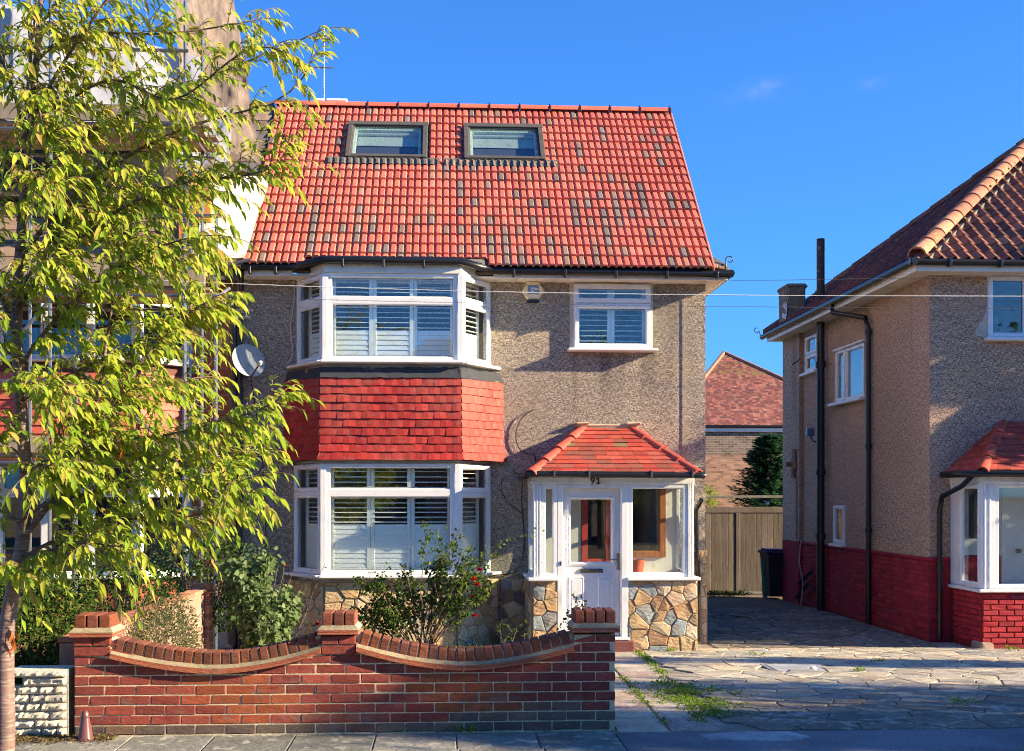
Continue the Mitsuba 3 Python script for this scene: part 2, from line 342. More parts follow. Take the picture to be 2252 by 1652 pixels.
for c in cells(3.8, 7.05, 16.3, 22.3, .42, .46, .013, 1.35, 4):
    lay(c, pick(PV) * .34, far=.8)  # stone colour lowered to paint in the shade between the houses
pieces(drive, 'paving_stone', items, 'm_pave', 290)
mh = thing('drain_cover', 'pale grey rectangular drain cover set in the crazy paving', 'drain cover')
put(cb(3.80, 4.44, 13.32, 13.90, -.24, -.1985, .006), 'm_pave', (.27, .29, .32), mh, 'lid')
put(join([cb(3.75, 4.49, 13.27, 13.315, -.24, -.2), cb(3.75, 4.49, 13.905, 13.95, -.24, -.204), cb(3.75, 3.795, 13.315, 13.905, -.24, -.202), cb(4.445, 4.49, 13.315, 13.905, -.24, -.202)]), 'm_pave', (.2, .21, .22), mh, 'frame')
bed = np.array([[x, y, float(gz(y)) + .02 + .05 * rng.random()] for y in np.linspace(9.3, 16.9, 16) for x in np.linspace(-2.8, 1.25, 10)])
bf = [[r * 10 + c, r * 10 + c + 1, (r + 1) * 10 + c + 1, (r + 1) * 10 + c] for r in range(15) for c in range(9)]
struct('garden_bed', (bed, tri(bf)), 'm_ground', label='soil bed behind the brick wall')

# ---------------------------------------------------------------- the house
house = thing('semi_detached_house', 'pebbledashed house with red tiled roof, two roof windows and a white porch', 'house')
Y0 = 17.0; FM = frame_m((0, Y0), (1, Y0))
hol = [sbox(-2.12, 3.63, .64, 4.86), sbox(-2.15, .74, .63, 2.26), sbox(1.84, 3.93, 2.955, 4.86), sbox(1.95, -.2, 2.42, 1.98), sbox(2.5, .93, 3.1, 1.95)]
wallp = sbox(-2.96, -.45, 3.77, 4.97)
for h in hol: wallp = wallp.difference(h)
put(extr(wallp, FM, 0, .26), 'm_pebble', (.3, .3, .3), house, 'wall')
put(join([bx(3.51, 3.77, 17.262, 24, -.45, 5.0), bx(-2.96, 3.51, 23.75, 24, -.45, 5.0), bx(-3.1, -2.962, 17.262, 24, -.45, 5.0)]), 'm_pebble', (.3, .3, .3), house, 'side_wall')
put((np.array([[3.77, 17.0, 4.98], [3.77, 24.0, 4.98], [3.77, 20.4, 8.2], [3.6, 17.0, 4.98], [3.6, 24.0, 4.98], [3.6, 20.4, 8.2]]), np.array([[0, 1, 2], [3, 5, 4], [0, 2, 3], [2, 5, 3], [1, 4, 5], [1, 5, 2]])), 'm_pebble', (.3, .3, .3), house, 'gable')
def room(x0, x1, y0, y1, z0, z1, parent, col=(.20, .19, .18)):
    v, f = bx(x0, x1, y0, y1, z0, z1)
    put((v, np.delete(f, [4, 5], 0)), 'm_plain', col, parent, 'room')
room(-2.6, .9, 17.27, 20.5, 3.2, 4.94, house); room(-2.6, .9, 17.27, 20.5, .2, 2.5, house); room(1.3, 3.4, 17.27, 20, 3.5, 4.94, house); room(1.5, 3.4, 17.27, 19.5, -.3, 2.2, house, (.10, .09, .09))

SASH = [(0, .07), (0, 0), (.010, 0), (.010, -.016), (.018, -.024), (.058, -.024), (.074, -.004), (.074, .035)]
FIX = [(0, .07), (0, 0), (.046, 0), (.062, .018), (.062, .05)]
def window(parent, M, lights, sill=None, name='window', vent=None, post=(), label=None, rgb=WHITE):
    """lights: (s0, s1, z0, z1, profile). The frame is the window, panes and sill its sub-parts."""
    fr = [ring(a, b, c, d, pr) for a, b, c, d, pr in lights] + [cb(*q, .008) for q in post]
    w = put(xf(join(fr), M), 'm_upvc', rgb, parent, name, label=label)
    for a, b, c, d, pr in lights:
        i = pr[-1][0] - .012; t = pr[-1][1] - .012
        put(xf(flat([(a + i, t, c + i), (b - i, t, c + i), (b - i, t, d - i), (a + i, t, d - i)]), M), 'm_glass', None, w, 'pane')
        put(xf(ring(a + i + .008, b - i - .008, c + i + .008, d - i - .008, [(0, t - .004), (.009, t - .004), (.009, t)]), M), 'm_plain', (.05, .05, .055), w, 'gasket')
    if vent: put(xf(join([cb(vent[0], vent[1], -.042, -.026, vent[2], vent[2] + .026, .006)]), M), 'm_upvc', CREAM, w, 'vent')
    if sill: put(xf(sill, M), 'm_upvc', WHITE, w, 'sill')
    return w
SHUT = (.84, .86, .85)
def shutters(w, M, s0, s1, z0, z1, n, rail=None, closed=None, t=.15, pitch=.066, tilt=6):
    """n louvred panels; rail: heights of mid rails; below 'closed' the slats are shut."""
    fr, pw = [], (s1 - s0) / n
    for k in range(n):
        a, b = s0 + k * pw + .003, s0 + (k + 1) * pw - .003; st = .05
        fr += [cb(a, a + st, t - .015, t + .015, z0, z1, .004), cb(b - st, b, t - .015, t + .015, z0, z1, .004)]
        ed = [z0] + list(rail or []) + [z1]
        for z in ed: fr.append(cb(a + st, b - st, t - .013, t + .013, max(z - .035, z0), min(z + .035, z1), .004))
        for lo, hi in zip(ed[:-1], ed[1:]):
            m = max(1, int((hi - lo - .075) / pitch)); p = (hi - lo - .075) / m
            for i in range(m):
                z = lo + .0375 + (i + .5) * p; shut = closed is not None and z < closed
                sl = cb(a + st + .002, b - st - .002, -.034, .034, -.005, .005, .004)
                R = rotm((1, 0, 0), 79 if shut else tilt + rng.normal(0, 1.2)); R[:3, 3] = (0, t, z)
                put(xf(xf(sl, R), M), 'm_upvc', SHUT, w, 'slat')
    put(xf(join(fr), M), 'm_upvc', SHUT, w, 'shutter')

# bays: three faces each
def bay(zb, zt, tr, wl, wr, fl, fr, sill_z, closed, yf=16.3):
    A, B, C, D = (wl, Y0), (fl, yf), (fr, yf), (wr, Y0)
    for k, (p, q) in enumerate(((A, B), (B, C), (C, D))):
        L = math.dist(p, q); M = frame_m(p, q); h = zt - zb
        if k == 1:
            li = [(.045, L - .045, zb, tr, FIX), (.045, L - .045, tr, zt, FIX)]
            sp = cb(-.05, L + .05, -.13, .20, zb - .045, zb - .004, .012)
            w = window(house, M, li, sp, 'bay_window', post=[(-.035, .043, -.02, .07, zb, zt), (L - .043, L + .035, -.02, .07, zb, zt)])
            shutters(w, M, .09, L - .09, zb + .05, zt - .03, 3, [tr], closed)
        else:
            li = [(.03, L - .045, zb, tr, SASH), (.03, L - .045, tr, zt, SASH)]
            sp = cb(-.16, L + .02, -.125, .20, zb - .045, zb - .004, .012) if k == 0 else cb(-.02, L + .16, -.125, .20, zb - .045, zb - .004, .012)
            w = window(house, M, li, sp, 'bay_window', post=[(.0, .028, 0, .07, zb, zt)] if k == 0 else [(L - .028, L, 0, .07, zb, zt)])
            shutters(w, M, .1, L - .1, zb + .06, zt - .05, 1, [tr], closed, pitch=.066)
    v = [(p[0], p[1]) for p in (A, B, C, D)]
    return v
bay(3.665, 4.86, 4.49, -2.12, .65, -1.655, .205, 3.62, 4.12)
bay(.725, 2.25, 1.85, -2.16, .65, -1.68, .165, .68, 1.42)
def slab4(xw0, xf0, xf1, xw1, z0, z1, yf=16.3, yb=17.2):
    p = [(xw0, Y0), (xf0, yf), (xf1, yf), (xw1, Y0), (xw1, yb), (xw0, yb)]
    m = trimesh.creation.extrude_polygon(Polygon(p), z1 - z0, engine='earcut'); v = np.array(m.vertices); v[:, 2] += z0
    return v, np.array(m.faces)
put(slab4(-2.12, -1.66, .21, .66, 4.865, 4.985, 16.27), 'm_upvc', CREAM, house, 'bay_fascia')
for q in ((.2, .64, 3.52, 3.615, 16.36), (.15, .62, 2.262, 2.30, 16.33), (.15, .62, .60, .675, 16.36)): put(slab4(-2.1, -1.66, *q), 'm_plain', (.5, .49, .46), house, 'bay_floor')

# tile hanging between the bays
TR = [(.34, .025, .018), (.31, .022, .017), (.36, .029, .021), (.28, .021, .017)]
core = []
ROWS = 10; zt0, zb0 = 3.43, 2.30
def flare(z): return .02 + .055 * max(0, (2.62 - z) / .34) ** 1.5
core.append(slab4(-2.26, -1.69, .205, .79, 2.32, 3.46, 16.3, 17.1))
put(core[0], 'm_plain', (.12, .05, .04), house, 'bay_apron')
apron = f'{house}__bay_apron'
for k, (p, q) in enumerate((((-2.27, 17.0), (-1.70, 16.285)), ((-1.70, 16.285), (.205, 16.285)), ((.205, 16.285), (.80, 17.0)))):
    L = math.dist(p, q); M = frame_m(p, q)
    for r in range(ROWS):
        z0 = zb0 + r * (zt0 - zb0) / ROWS; z1 = z0 + (zt0 - zb0) / ROWS + .03
        ext = flare(z0) * 1.0; a, b = -ext * .55, L + ext * .55
        if k == 1: ed = np.r_[a, np.arange(.14 + (.0825 if r % 2 else 0), L - .1, .165), b]
        else:
            s = np.arange(.17 + (.085 if r % 2 else 0), L - .08, .17); ed = np.r_[a, s, b]
        for i in range(len(ed) - 1):
            tilt = rng.normal(0, .0035) if k == 1 else rng.normal(0, .0015); th = .016
            t0 = -flare(z0) - .022 + tilt; t1 = -flare(z1) + .002 + tilt * .3
            s0, s1 = ed[i] + .0012, ed[i + 1] - .0012; dz = rng.normal(0, .003); m_ = (s0 + s1) / 2; bow = .004
            v = np.array([[s0, t0, z0 + dz], [m_, t0 - bow, z0 + dz], [s1, t0 + rng.normal(0, .0025), z0 + dz], [s0, t1, z1], [m_, t1 - bow, z1], [s1, t1, z1]])
            v = np.vstack([v, v + [0, th, 0]])
            f = [[0, 1, 4, 3], [1, 2, 5, 4], [0, 6, 7, 1], [1, 7, 8, 2], [0, 3, 9, 6], [2, 8, 11, 5]]
            put(xf((v, tri(f)), M), 'm_roof', pick(TR, [4, 3, 2, 1]), apron, 'tile')
# lead flashing above the tile hanging
for p, q in (((-2.27, 17.0), (-1.70, 16.27)), ((-1.70, 16.27), (.205, 16.27)), ((.205, 16.27), (.80, 17.0))):
    L = math.dist(p, q); M = frame_m(p, q); n = max(3, int(L / .2)); s = np.linspace(-.01, L + .01, n * 3); 
    top = 3.575 + rng.uniform(-.012, .012, len(s)); mid = 3.50 + rng.normal(0, .004, len(s)); bot = 3.425 + rng.normal(0, .004, len(s)); 
    v = np.vstack([np.c_[s, 0 * s + .02, top], np.c_[s, 0 * s - .004, mid], np.c_[s, rng.normal(-.034, .004, len(s)), bot]]); m = len(s); i = np.arange(m - 1)
    f = np.vstack([np.stack([i + m * r, i + 1 + m * r, i + 1 + m * (r + 1), i + m * (r + 1)], 1) for r in (0, 1)])
    put(xf((v, tri(f)), M), 'm_old', (.045, .05, .06), apron, 'lead_flashing', smooth=True)

# stone facing under the lower bay and along the foot of the wall
ST = [(.46, .34, .19), (.40, .28, .16), (.52, .41, .25), (.31, .20, .12), (.24, .28, .29), (.19, .13, .13), (.50, .42, .31)]
def stonework(parent, M, s0, s1, z0, z1, size, w, seed, gap=.008, sx=1.0, h=.035, jitter=.42):
    b = put(xf(bx(s0, s1, .0 - h * .55, .05, z0, z1), M), 'm_grain', (.36, .29, .19), parent, 'stone_facing')
    for c in cells(s0, s1, z0, z1, size, jitter, gap, sx, seed):
        me = cobble(c, h + rng.uniform(-.008, .012), .012, .006); v = me[0]
        put(xf((np.stack([v[:, 0], -v[:, 2], v[:, 1]], 1), me[1]), M), 'm_stone', pick(ST, w), b, 'stone')
    return b
ZB = -.36
put(slab4(-2.2, -1.64, .14, .72, ZB, .62, 16.36, 17.0), 'm_grain', (.3, .26, .2), house, 'bay_base')
stonework(house, frame_m((-2.24, 17.0), (-1.66, 16.34)), 0, .88, ZB, .62, .20, [5, 2, 5, 0, 0, 0, 2], 11, jitter=.25)
stonework(house, frame_m((-1.66, 16.34), (.155, 16.34)), 0, 1.81, ZB, .62, .22, [2, 0, 5, 0, 0, 0, 5], 12, jitter=.35)
stonework(house, frame_m((.155, 16.34), (.74, 17.0)), 0, .88, ZB, .62, .19, [3, 1, 3, 2, 1, 3, 2], 13)
stonework(house, frame_m((.80, 16.985), (1.95, 16.985)), 0, .36, ZB, .62, .19, [3, 1, 2, 1, 1, 3, 3], 14)
stonework(house, frame_m((3.46, 16.985), (3.79, 16.985)), 0, .33, ZB, 1.02, .17, [3, 1, 3, 0, 0, 1, 4], 15, jitter=.2)
stonework(house, frame_m((-2.9, 16.985), (-2.25, 16.985)), 0, .65, ZB, .55, .2, [3, 1, 2, 1, 0, 2, 3], 16)

# right-hand window
WM = frame_m((1.84, 16.93), (2.955, 16.93)); L = 1.115
w = window(house, WM, [(0, L, 3.93, 4.58, SASH), (0, L, 4.585, 4.86, SASH)], cb(-.09, L + .09, -.13, .12, 3.885, 3.925, .01), vent=(.33, .77, 4.832))
shutters(w, WM, .05, L - .05, 3.98, 4.82, 2, [4.585], None, pitch=.07, tilt=5)
put(join([bx(1.79, 1.838, 16.99, 17.01, 3.9, 4.87), bx(2.957, 3.0, 16.99, 17.01, 3.9, 4.87), bx(1.75, 3.04, 16.975, 17.01, 4.865, 4.95)]), 'm_plain', (.52, .47, .39), house, 'window_surround')

# eaves: fascia, soffit, gutter
put(join([cb(-2.85, -2.125, 16.60, 16.63, 4.87, 4.99, .004), cb(.67, 4.0, 16.60, 16.63, 4.87, 4.99, .004), cb(3.97, 4.0, 16.632, 24.2, 4.87, 4.99, .004)]), 'm_upvc', CREAM, house, 'fascia')
put(join([bx(-2.85, 3.97, 16.632, 16.998, 4.885, 4.9), bx(3.772, 3.968, 16.998, 24.2, 4.885, 4.9)]), 'm_upvc', CREAM, house, 'soffit')
GUT = (.014, .014, .017)
gp = [(-3.2, 16.54, 4.985), (-2.2, 16.54, 4.985), (-2.02, 16.48, 4.99), (-1.66, 16.2, 5.02), (.2, 16.2, 5.02), (.5, 16.46, 4.99), (.68, 16.54, 4.965), (4.06, 16.54, 4.955)]
gut = put(tube(gp, .055, 10), 'm_gloss', GUT, house, 'gutter', smooth=40)
put(tube([(4.03, 16.5, 4.955), (4.03, 24.2, 4.955)], .052, 8), 'm_gloss', GUT, house, 'gutter', smooth=40)
for x in np.r_[-2.7, -2.35, np.arange(-1.4, .1, .55), np.arange(.95, 4.0, .72)]:
    y, z = (16.15, 5.0) if -1.7 < x < .25 else (16.485, 4.95)
    put(cb(x - .018, x + .018, y - .012, y + .08, z - .075, z + .03, .005), 'm_gloss', GUT, gut, 'bracket')
# tarred strip over the bay, between tiles and gutter
put((np.array([[-2.0, 16.42, 5.0], [-1.68, 16.2, 5.045], [.22, 16.2, 5.045], [.56, 16.42, 5.0], [-1.98, 16.68, 5.15], [-1.6, 16.62, 5.13], [.16, 16.62, 5.13], [.6, 16.68, 5.15]]), tri([[0, 1, 5, 4], [1, 2, 6, 5], [2, 3, 7, 6]])), 'm_old', (.10, .10, .10), house, 'lead_flat')

# main roof
EY, EZ, RY, RZ = 16.50, 5.015, 19.75, 8.27
sl = np.array([0, RY - EY, RZ - EZ]); SL = np.linalg.norm(sl); sl /= SL; sn = np.array([0, -sl[2], sl[1]])
X0, X1 = -2.80, 3.76
def onroof(x, d, h=0): return np.array([x, EY, EZ]) + sl * d + sn * h
RM = np.eye(4); RM[:3, 0] = (1, 0, 0); RM[:3, 1] = sl; RM[:3, 2] = sn; RM[:3, 3] = (0, EY, EZ)      # local: x, up the slope, out
roof = put(xf(join([bx(X0, X1, 0.02, SL, -.16, -.12)]), RM), 'm_plain', (.10, .06, .05), house, 'roof')
put((np.array([[X0, RY, RZ - .05], [X1, RY, RZ - .05], [X0, 24.3, 5.0], [X1, 24.3, 5.0]]), tri([[0, 1, 3, 2]])), 'm_roof', (.3, .07, .05), house, 'rear_roof')
SKY_ = [(-1.565, 2.82, -.285, 3.92), (.285, 2.82, 1.57, 3.92)]
prof = np.array([[0, 0], [.010, .0], [.022, .024], [.028, .028], [.080, .029], [.087, .025], [.099, .002], [.106, .0]])
RT = [(.53, .142, .095), (.49, .122, .083), (.55, .16, .108), (.51, .13, .095)]; RD = [(.20, .155, .13), (.26, .165, .125), (.36, .165, .11), (.18, .14, .12)]
ncol = 31; tw = (X1 - X0) / ncol; prof[:, 0] *= tw / 2 / .106; nrow = 18; gg = (SL - .08) / nrow
items = []
for r in range(nrow):
    for c in range(ncol):
        x = X0 + c * tw; d0 = r * gg - .03
        if r == 0 and -2.05 < x < .55: d0 = .12
        mx, md = x + tw / 2, r * gg + gg / 2
        if any(a + .05 < mx < b - .05 and lo - .02 < md < hi + .02 for a, lo, b, hi in SKY_): continue
        sub, uvs = [], []
        dark = rng.random() < (.46 - .022 * r if r < 9 else .26 if mx > .2 else .13)
        for h in range(2):
            col = pick(RD) if (h == 0 and dark) else pick(RT)
            lift = rng.normal(0, .0012)
            P = prof + [h * tw / 2, 0]; n = len(P); hi = .043; d1 = (r + 1) * gg + .012
            v = np.vstack([np.c_[x + P[:, 0], np.full(n, d0), P[:, 1] + hi + lift], np.c_[x + P[:, 0], np.full(n, d1), P[:, 1] + .004], np.c_[x + P[:, 0], np.full(n, d0), P[:, 1] + hi - .030]])
            i = np.arange(n - 1); f = np.vstack([np.stack([i, i + 1, n + i + 1, n + i], 1), np.stack([2 * n + i, 2 * n + i + 1, i + 1, i], 1)])
            sub.append((v, f)); uvs.append(np.tile(enc(col, rng.random()), (len(v), 1)))
        me = join(sub); items.append((-r, xf(me, RM), np.vstack(uvs)))
items.sort(key=lambda q: -q[0])
for _, me, uv in items[:300]: put(me, 'm_roof', None, roof, 'tile', uv=uv)
put(join([q[1] for q in items[300:]]), 'm_roof', None, roof, 'tile_field', uv=np.vstack([q[2] for q in items[300:]]), stuff=True)
# ridge tiles with their clips
g = np.linspace(-1.25, 1.25, 9); n = 13; rw = (X1 - X0) / n
for k in range(n):
    a, b = X0 + k * rw + .004, X0 + (k + 1) * rw - .004
    v = np.array([[x, RY - .02 + (.125 - q) * math.sin(t), RZ - .065 + (.14 - q) * math.cos(t)] for q in (0, .02) for x in (a, b) for t in g]); m = len(g); i = np.arange(m - 1)
    f = np.vstack([np.stack([i, i + 1, m + i + 1, m + i], 1), np.stack([2 * m + i, 3 * m + i, 3 * m + i + 1, 2 * m + i + 1], 1), np.stack([i, 2 * m + i, 2 * m + i + 1, i + 1], 1), np.stack([m + i, m + i + 1, 3 * m + i + 1, 3 * m + i], 1)])
    put((v, tri(f)), 'm_roof', pick([(.58, .14, .085), (.55, .12, .08)]), roof, 'ridge_tile')
    if k > 1: put(tube([(b + .004, RY - .16, RZ - .06), (b + .004, RY - .12, RZ + .03), (b + .004, RY - .02, RZ + .085), (b + .004, RY, RZ + .10)], .014, 6), 'm_gloss', (.05, .015, .015), roof, 'ridge_clip')
put(join([cb(-1.98, -1.62, RY - .06, RY + .08, RZ + .065, RZ + .12, .02), cb(-2.18, -2.0, RY - .06, RY + .08, RZ + .06, RZ + .115, .02)]), 'm_plain', (.82, .82, .8), roof, 'ridge_vent', label='white plastic vent on the ridge')
# verge strip
put(xf(cb(X1 - .004, X1 + .03, -.02, SL, -.08, .055, .01), RM), 'm_roof', (.45, .15, .10), roof, 'verge')
# roof windows
for a, lo, b, hi in SKY_:
    fr = [ring(a, b, lo, hi, [(0, .02), (0, -.075), (.03, -.085), (.088, -.085), (.108, -.068), (.108, -.05)])]
    Msw = RM.copy(); Msw[:3, 1] = -sn; Msw[:3, 2] = sl
    k = put(xf(join(fr), Msw), 'm_plain', (.062, .058, .057), roof, 'roof_window')
    put(xf(join([bx(a - .14, a - .002, -.012, .02, lo - .05, hi + .1), bx(b + .002, b + .14, -.012, .02, lo - .05, hi + .1), bx(a, b, -.012, .02, hi, hi + .16)]), Msw), 'm_plain', (.07, .065, .062), roof, 'roof_window_flashing')
    put(xf(join([cb(a - .01, b + .01, -.108, -.086, hi - .10, hi + .01, .008), cb(a + .005, a + .08, -.10, -.086, lo, hi - .10, .006), cb(b - .08, b - .005, -.10, -.086, lo, hi - .10, .006), cb(a + .08, b - .08, -.097, -.086, lo + .01, lo + .08, .006)]), Msw), 'm_plain', (.085, .08, .078), roof, 'roof_window_cover')
    put(xf(flat([(a + .10, -.055, lo + .10), (b - .10, -.055, lo + .10), (b - .10, -.055, hi - .10), (a + .10, -.055, hi - .10)]), Msw), 'm_glass', None, roof, 'roof_window_pane')
    put(xf(join([ring(a + .10, b - .10, lo + .10, hi - .10, [(0, -.05), (0, -.03), (.045, -.025), (.05, .02)])]), Msw), 'm_upvc', (.5, .6, .56), roof, 'roof_window_sash')
    put(xf(join([cb(a + .15, b - .15, .05, .055, hi - .52, hi - .14, .002), tube([(a + .16, .03, hi - .2), (b - .16, .03, hi - .2)], .03, 8)]), Msw), 'm_plain', (.34, .42, .40), roof, 'blind')
    put(xf(bx(a + .13, b - .13, .07, .09, lo + .1, hi - .1), Msw), 'm_plain', (.06, .07, .10), roof, 'roof_window_well')
    s = np.arange(a - .28, b + .22, .035); hh = .03 + .026 * (np.sin((s - X0) / (tw / 2) * 2 * PI - 1.2) > -.1)
    v = np.vstack([np.c_[s, 0 * s + lo + .03, 0 * s + .062], np.c_[s, 0 * s + lo - .07, hh + .03], np.c_[s, 0 * s + lo - .16 + rng.normal(0, .004, len(s)), hh + .012]]); m = len(s); i = np.arange(m - 1)
    put(xf((v, tri(np.vstack([np.stack([i + m * r, i + 1 + m * r, i + 1 + m * (r + 1), i + m * (r + 1)], 1) for r in (0, 1)]))), RM), 'm_old', (.115, .108, .10), roof, 'lead_apron')
# leftover corner of the old hip with a scroll finial
put((np.array([[3.70, 16.5, 5.08], [4.02, 16.52, 4.99], [4.0, 17.4, 5.02], [3.76, 17.3, 5.25], [3.76, 16.75, 5.27], [3.98, 16.55, 5.08], [3.98, 17.3, 5.08]]), np.array([[0, 1, 5], [0, 5, 4], [5, 6, 3], [5, 3, 4], [1, 2, 6], [1, 6, 5], [3, 6, 2]])), 'm_old', (.10, .095, .09), house, 'old_hip')
put(join([cb(3.74, 3.84, 16.49, 16.53, 5.02, 5.08, .01), cb(3.85, 3.93, 16.5, 16.54, 5.01, 5.05, .01)]), 'm_old', (.4, .22, .15), house, 'mortar_bed')
th = np.linspace(0, 1.75 * PI, 22); rr = np.linspace(.062, .026, 22)
sc_ = [(3.965, 16.52, 5.0), (3.955, 16.52, 5.08)] + [(4.012 - r * math.cos(t), 16.52, 5.145 + r * math.sin(t)) for t, r in zip(th, rr)]
put(tube(sc_, .008, 6), 'm_gloss', (.06, .06, .07), house, 'finial', smooth=True)
# pipes
put(tube([(-2.90, 16.9, 4.55), (-2.90, 16.9, -.35)], .036, 10), 'm_gloss', GUT, house, 'downpipe', smooth=40)
put(join([tube([(-2.98, 16.93, 4.33), (-2.98, 16.93, -.35)], .03, 8), tube([(-2.82, 16.55, 4.93), (-2.85, 16.72, 4.72), (-2.90, 16.9, 4.5)], .034, 8)]), 'm_gloss', GUT, house, 'downpipe', smooth=40)
put(tube([(3.60, 16.5, 1.75), (3.595, 16.85, 1.6), (3.62, 16.9, 1.2), (3.66, 16.9, -.3)], .034, 10), 'm_gloss', GUT, house, 'downpipe', smooth=40)
# ---------------------------------------------------------------- porch of the house (also built, plainer, for the neighbour)
def hiproof(parent, name, xl, xr, yf, ze, xtl, xtr, yw, zt, rows, m, cols, hipc, seed, moss=0, key='tile', right=True):
    """Three tiled slopes against a wall: front, left and right; hips capped with half-round tiles."""
    deck = []
    A, B, C, D = np.array([xl, yf, ze]), np.array([xr, yf, ze]), np.array([xtr, yw, zt]), np.array([xtl, yw, zt]); E_, F_ = np.array([xl, yw, ze]), np.array([xr, yw, ze])
    dz = np.array([0, 0, -.03])
    rf = put((np.array([A, B, C, D, E_, F_]) + dz, tri([[0, 1, 2, 3]]).tolist() + [[0, 3, 4], [1, 5, 2]]), 'm_plain', (.10, .04, .03), parent, name)
    r_ = np.random.default_rng(seed)
    def slope(P0, P1, Q1, Q0, w):
        n = np.cross(P1 - P0, Q0 - P0); n /= np.linalg.norm(n); n = n if n[2] > 0 else -n
        for r in range(rows):
            u0, u1 = r / rows - .012, (r + 1) / rows + .03
            a0, b0 = P0 + (Q0 - P0) * u0, P1 + (Q1 - P1) * u0; a1, b1 = P0 + (Q0 - P0) * min(u1, 1), P1 + (Q1 - P1) * min(u1, 1)
            Lr = np.linalg.norm(b0 - a0)
            if Lr < .05: continue
            e = np.arange(w * (.55 if r % 2 else 1) + r_.uniform(-.02, .02), Lr - .04, w); e = np.r_[0, e, Lr] / Lr
            for i in range(len(e) - 1):
                s0, s1 = e[i] + .0015 / Lr, e[i + 1] - .0015 / Lr; k = r_.normal(0, .002)
                v = np.array([a0 + (b0 - a0) * s0 + n * (.024 + k), a0 + (b0 - a0) * s1 + n * (.024 + k + r_.normal(0, .0015)), a1 + (b1 - a1) * s1 + n * .006, a1 + (b1 - a1) * s0 + n * .006])
                v = np.vstack([v, v[:2] - n * .014]); c = np.array(cols[r_.integers(len(cols))]) * r_.uniform(.85, 1.15)
                if r_.random() < moss: c = np.array([.20, .15, .07])
                put((v, tri([[0, 1, 2, 3], [4, 5, 1, 0]]).tolist() + [[4, 0, 3], [1, 5, 2]]), m, c, rf, key)
    slope(A, B, C, D, .195); slope(E_, A, D, D, .195)
    if right: slope(B, F_, C, C, .195)
    def hip(P, Q, n=4):
        d = (Q - P) / n; ax = d / np.linalg.norm(d); up = np.array([0, 0, 1.0]) - ax * ax[2]; up /= np.linalg.norm(up); s = np.cross(ax, up)
        for k in range(n):
            a, b = P + d * k - ax * .01, P + d * (k + 1) + ax * .02; t = np.linspace(-1.45, 1.45, 9)
            pr = lambda o, r, h: [o + s * r * math.sin(q) + up * (r * math.cos(q) - .045 + h) for q in t]
            v = np.array(pr(a, .094, .012) + pr(b, .078, 0) + pr(a, .074, .012)); i = np.arange(8)
            f = np.vstack([np.stack([i, i + 1, 9 + i + 1, 9 + i], 1), np.stack([18 + i, 18 + i + 1, i + 1, i], 1)])
            put((v, tri(f)), m, np.array(hipc) * r_.uniform(.9, 1.1), rf, 'hip_tile', smooth=30)
    hip(A, D)
    if right: hip(B, C)
    return rf

PX0, PX1, PY = 1.185, 3.385, 16.0
SZ = .69
prf = hiproof(house, 'porch_roof', 1.135, 3.405, 15.80, 2.115, 1.985, 2.67, 17.0, 2.80, 11, 'm_roof', [(.40, .062, .042), (.37, .055, .04), (.41, .08, .05), (.30, .07, .05), (.25, .08, .06)], (.44, .075, .052), 5, moss=.03)
put(join([cb(1.88, 2.78, 16.93, 16.998, 2.79, 2.845, .02, .004), cb(1.86, 2.06, 16.9, 16.996, 2.83, 2.875, .02, .006), cb(2.6, 2.82, 16.9, 16.994, 2.83, 2.875, .02, .006)]), 'm_grain', (.42, .34, .24), prf, 'mortar_fillet')
put(tube([(1.06, 16.9, 2.075), (1.065, 15.86, 2.075), (1.09, 15.80, 2.10), (3.43, 15.80, 2.09), (3.49, 15.84, 2.085)], .045, 10), 'm_gloss', GUT, prf, 'gutter', smooth=40)
for x in (1.45, 1.92, 2.76, 3.32): put(cb(x - .012, x + .012, 15.745, 15.87, 2.05, 2.15, .004), 'm_plain', (.05, .05, .055), prf, 'gutter_bracket')
PF = frame_m((0, PY), (1, PY))
fr = [cb(PX0, PX1, -.015, .05, 1.967, 2.075, .006)]
win = [(1.30, 1.512, SZ + .012, 1.965, FIX), (2.49, 3.295, SZ + .012, 1.965, FIX)]
for a, b in ((PX0, 1.298), (3.297, PX1)):      # fluted corner posts
    fr += [cb(a, b, .0, .07, SZ + .012, 1.965, .006)] + [cb(a + o, a + o + .022, -.014, .0, SZ + .012, 1.965, .006) for o in np.linspace(.006, b - a - .03, 3)]
fr += [cb(1.514, 1.592, -.004, .18, -.13, 1.965, .008), cb(2.392, 2.488, -.004, .18, -.13, 1.965, .008), cb(1.592, 2.392, -.004, .18, 1.908, 1.965, .008)]
for yy in (PX0, PX1):
    q = frame_m((PX0, 17), (PX0, 16.0)) if yy == PX0 else frame_m((PX1, 16.0), (PX1, 17))
    fr.append(xf(join([ring(.0, .93, SZ + .012, 1.965, FIX) if yy == PX0 else ring(.07, 1.0, SZ + .012, 1.965, FIX), cb(0, 1.0, -.01, .05, 1.967, 2.07, .006)]), q))
porch = put(xf(join([f for f in fr[:-2]]), PF), 'm_upvc', WHITE, house, 'porch')
for q in fr[-2:]: put(q, 'm_upvc', WHITE, porch, 'side_frame')
for a, b, c, d, pr in win:
    put(xf(ring(a, b, c, d, pr), PF), 'm_upvc', WHITE, porch, 'window_frame'); put(xf(flat([(a + .05, .04, c + .05), (b - .05, .04, c + .05), (b - .05, .04, d - .05), (a + .05, .04, d - .05)]), PF), 'm_glass', None, porch, 'pane')
put(flat([(PX0 + .04, 16.06, .75), (PX0 + .04, 16.95, .75), (PX0 + .04, 16.95, 1.91), (PX0 + .04, 16.06, 1.91)]), 'm_glass', None, porch, 'pane')
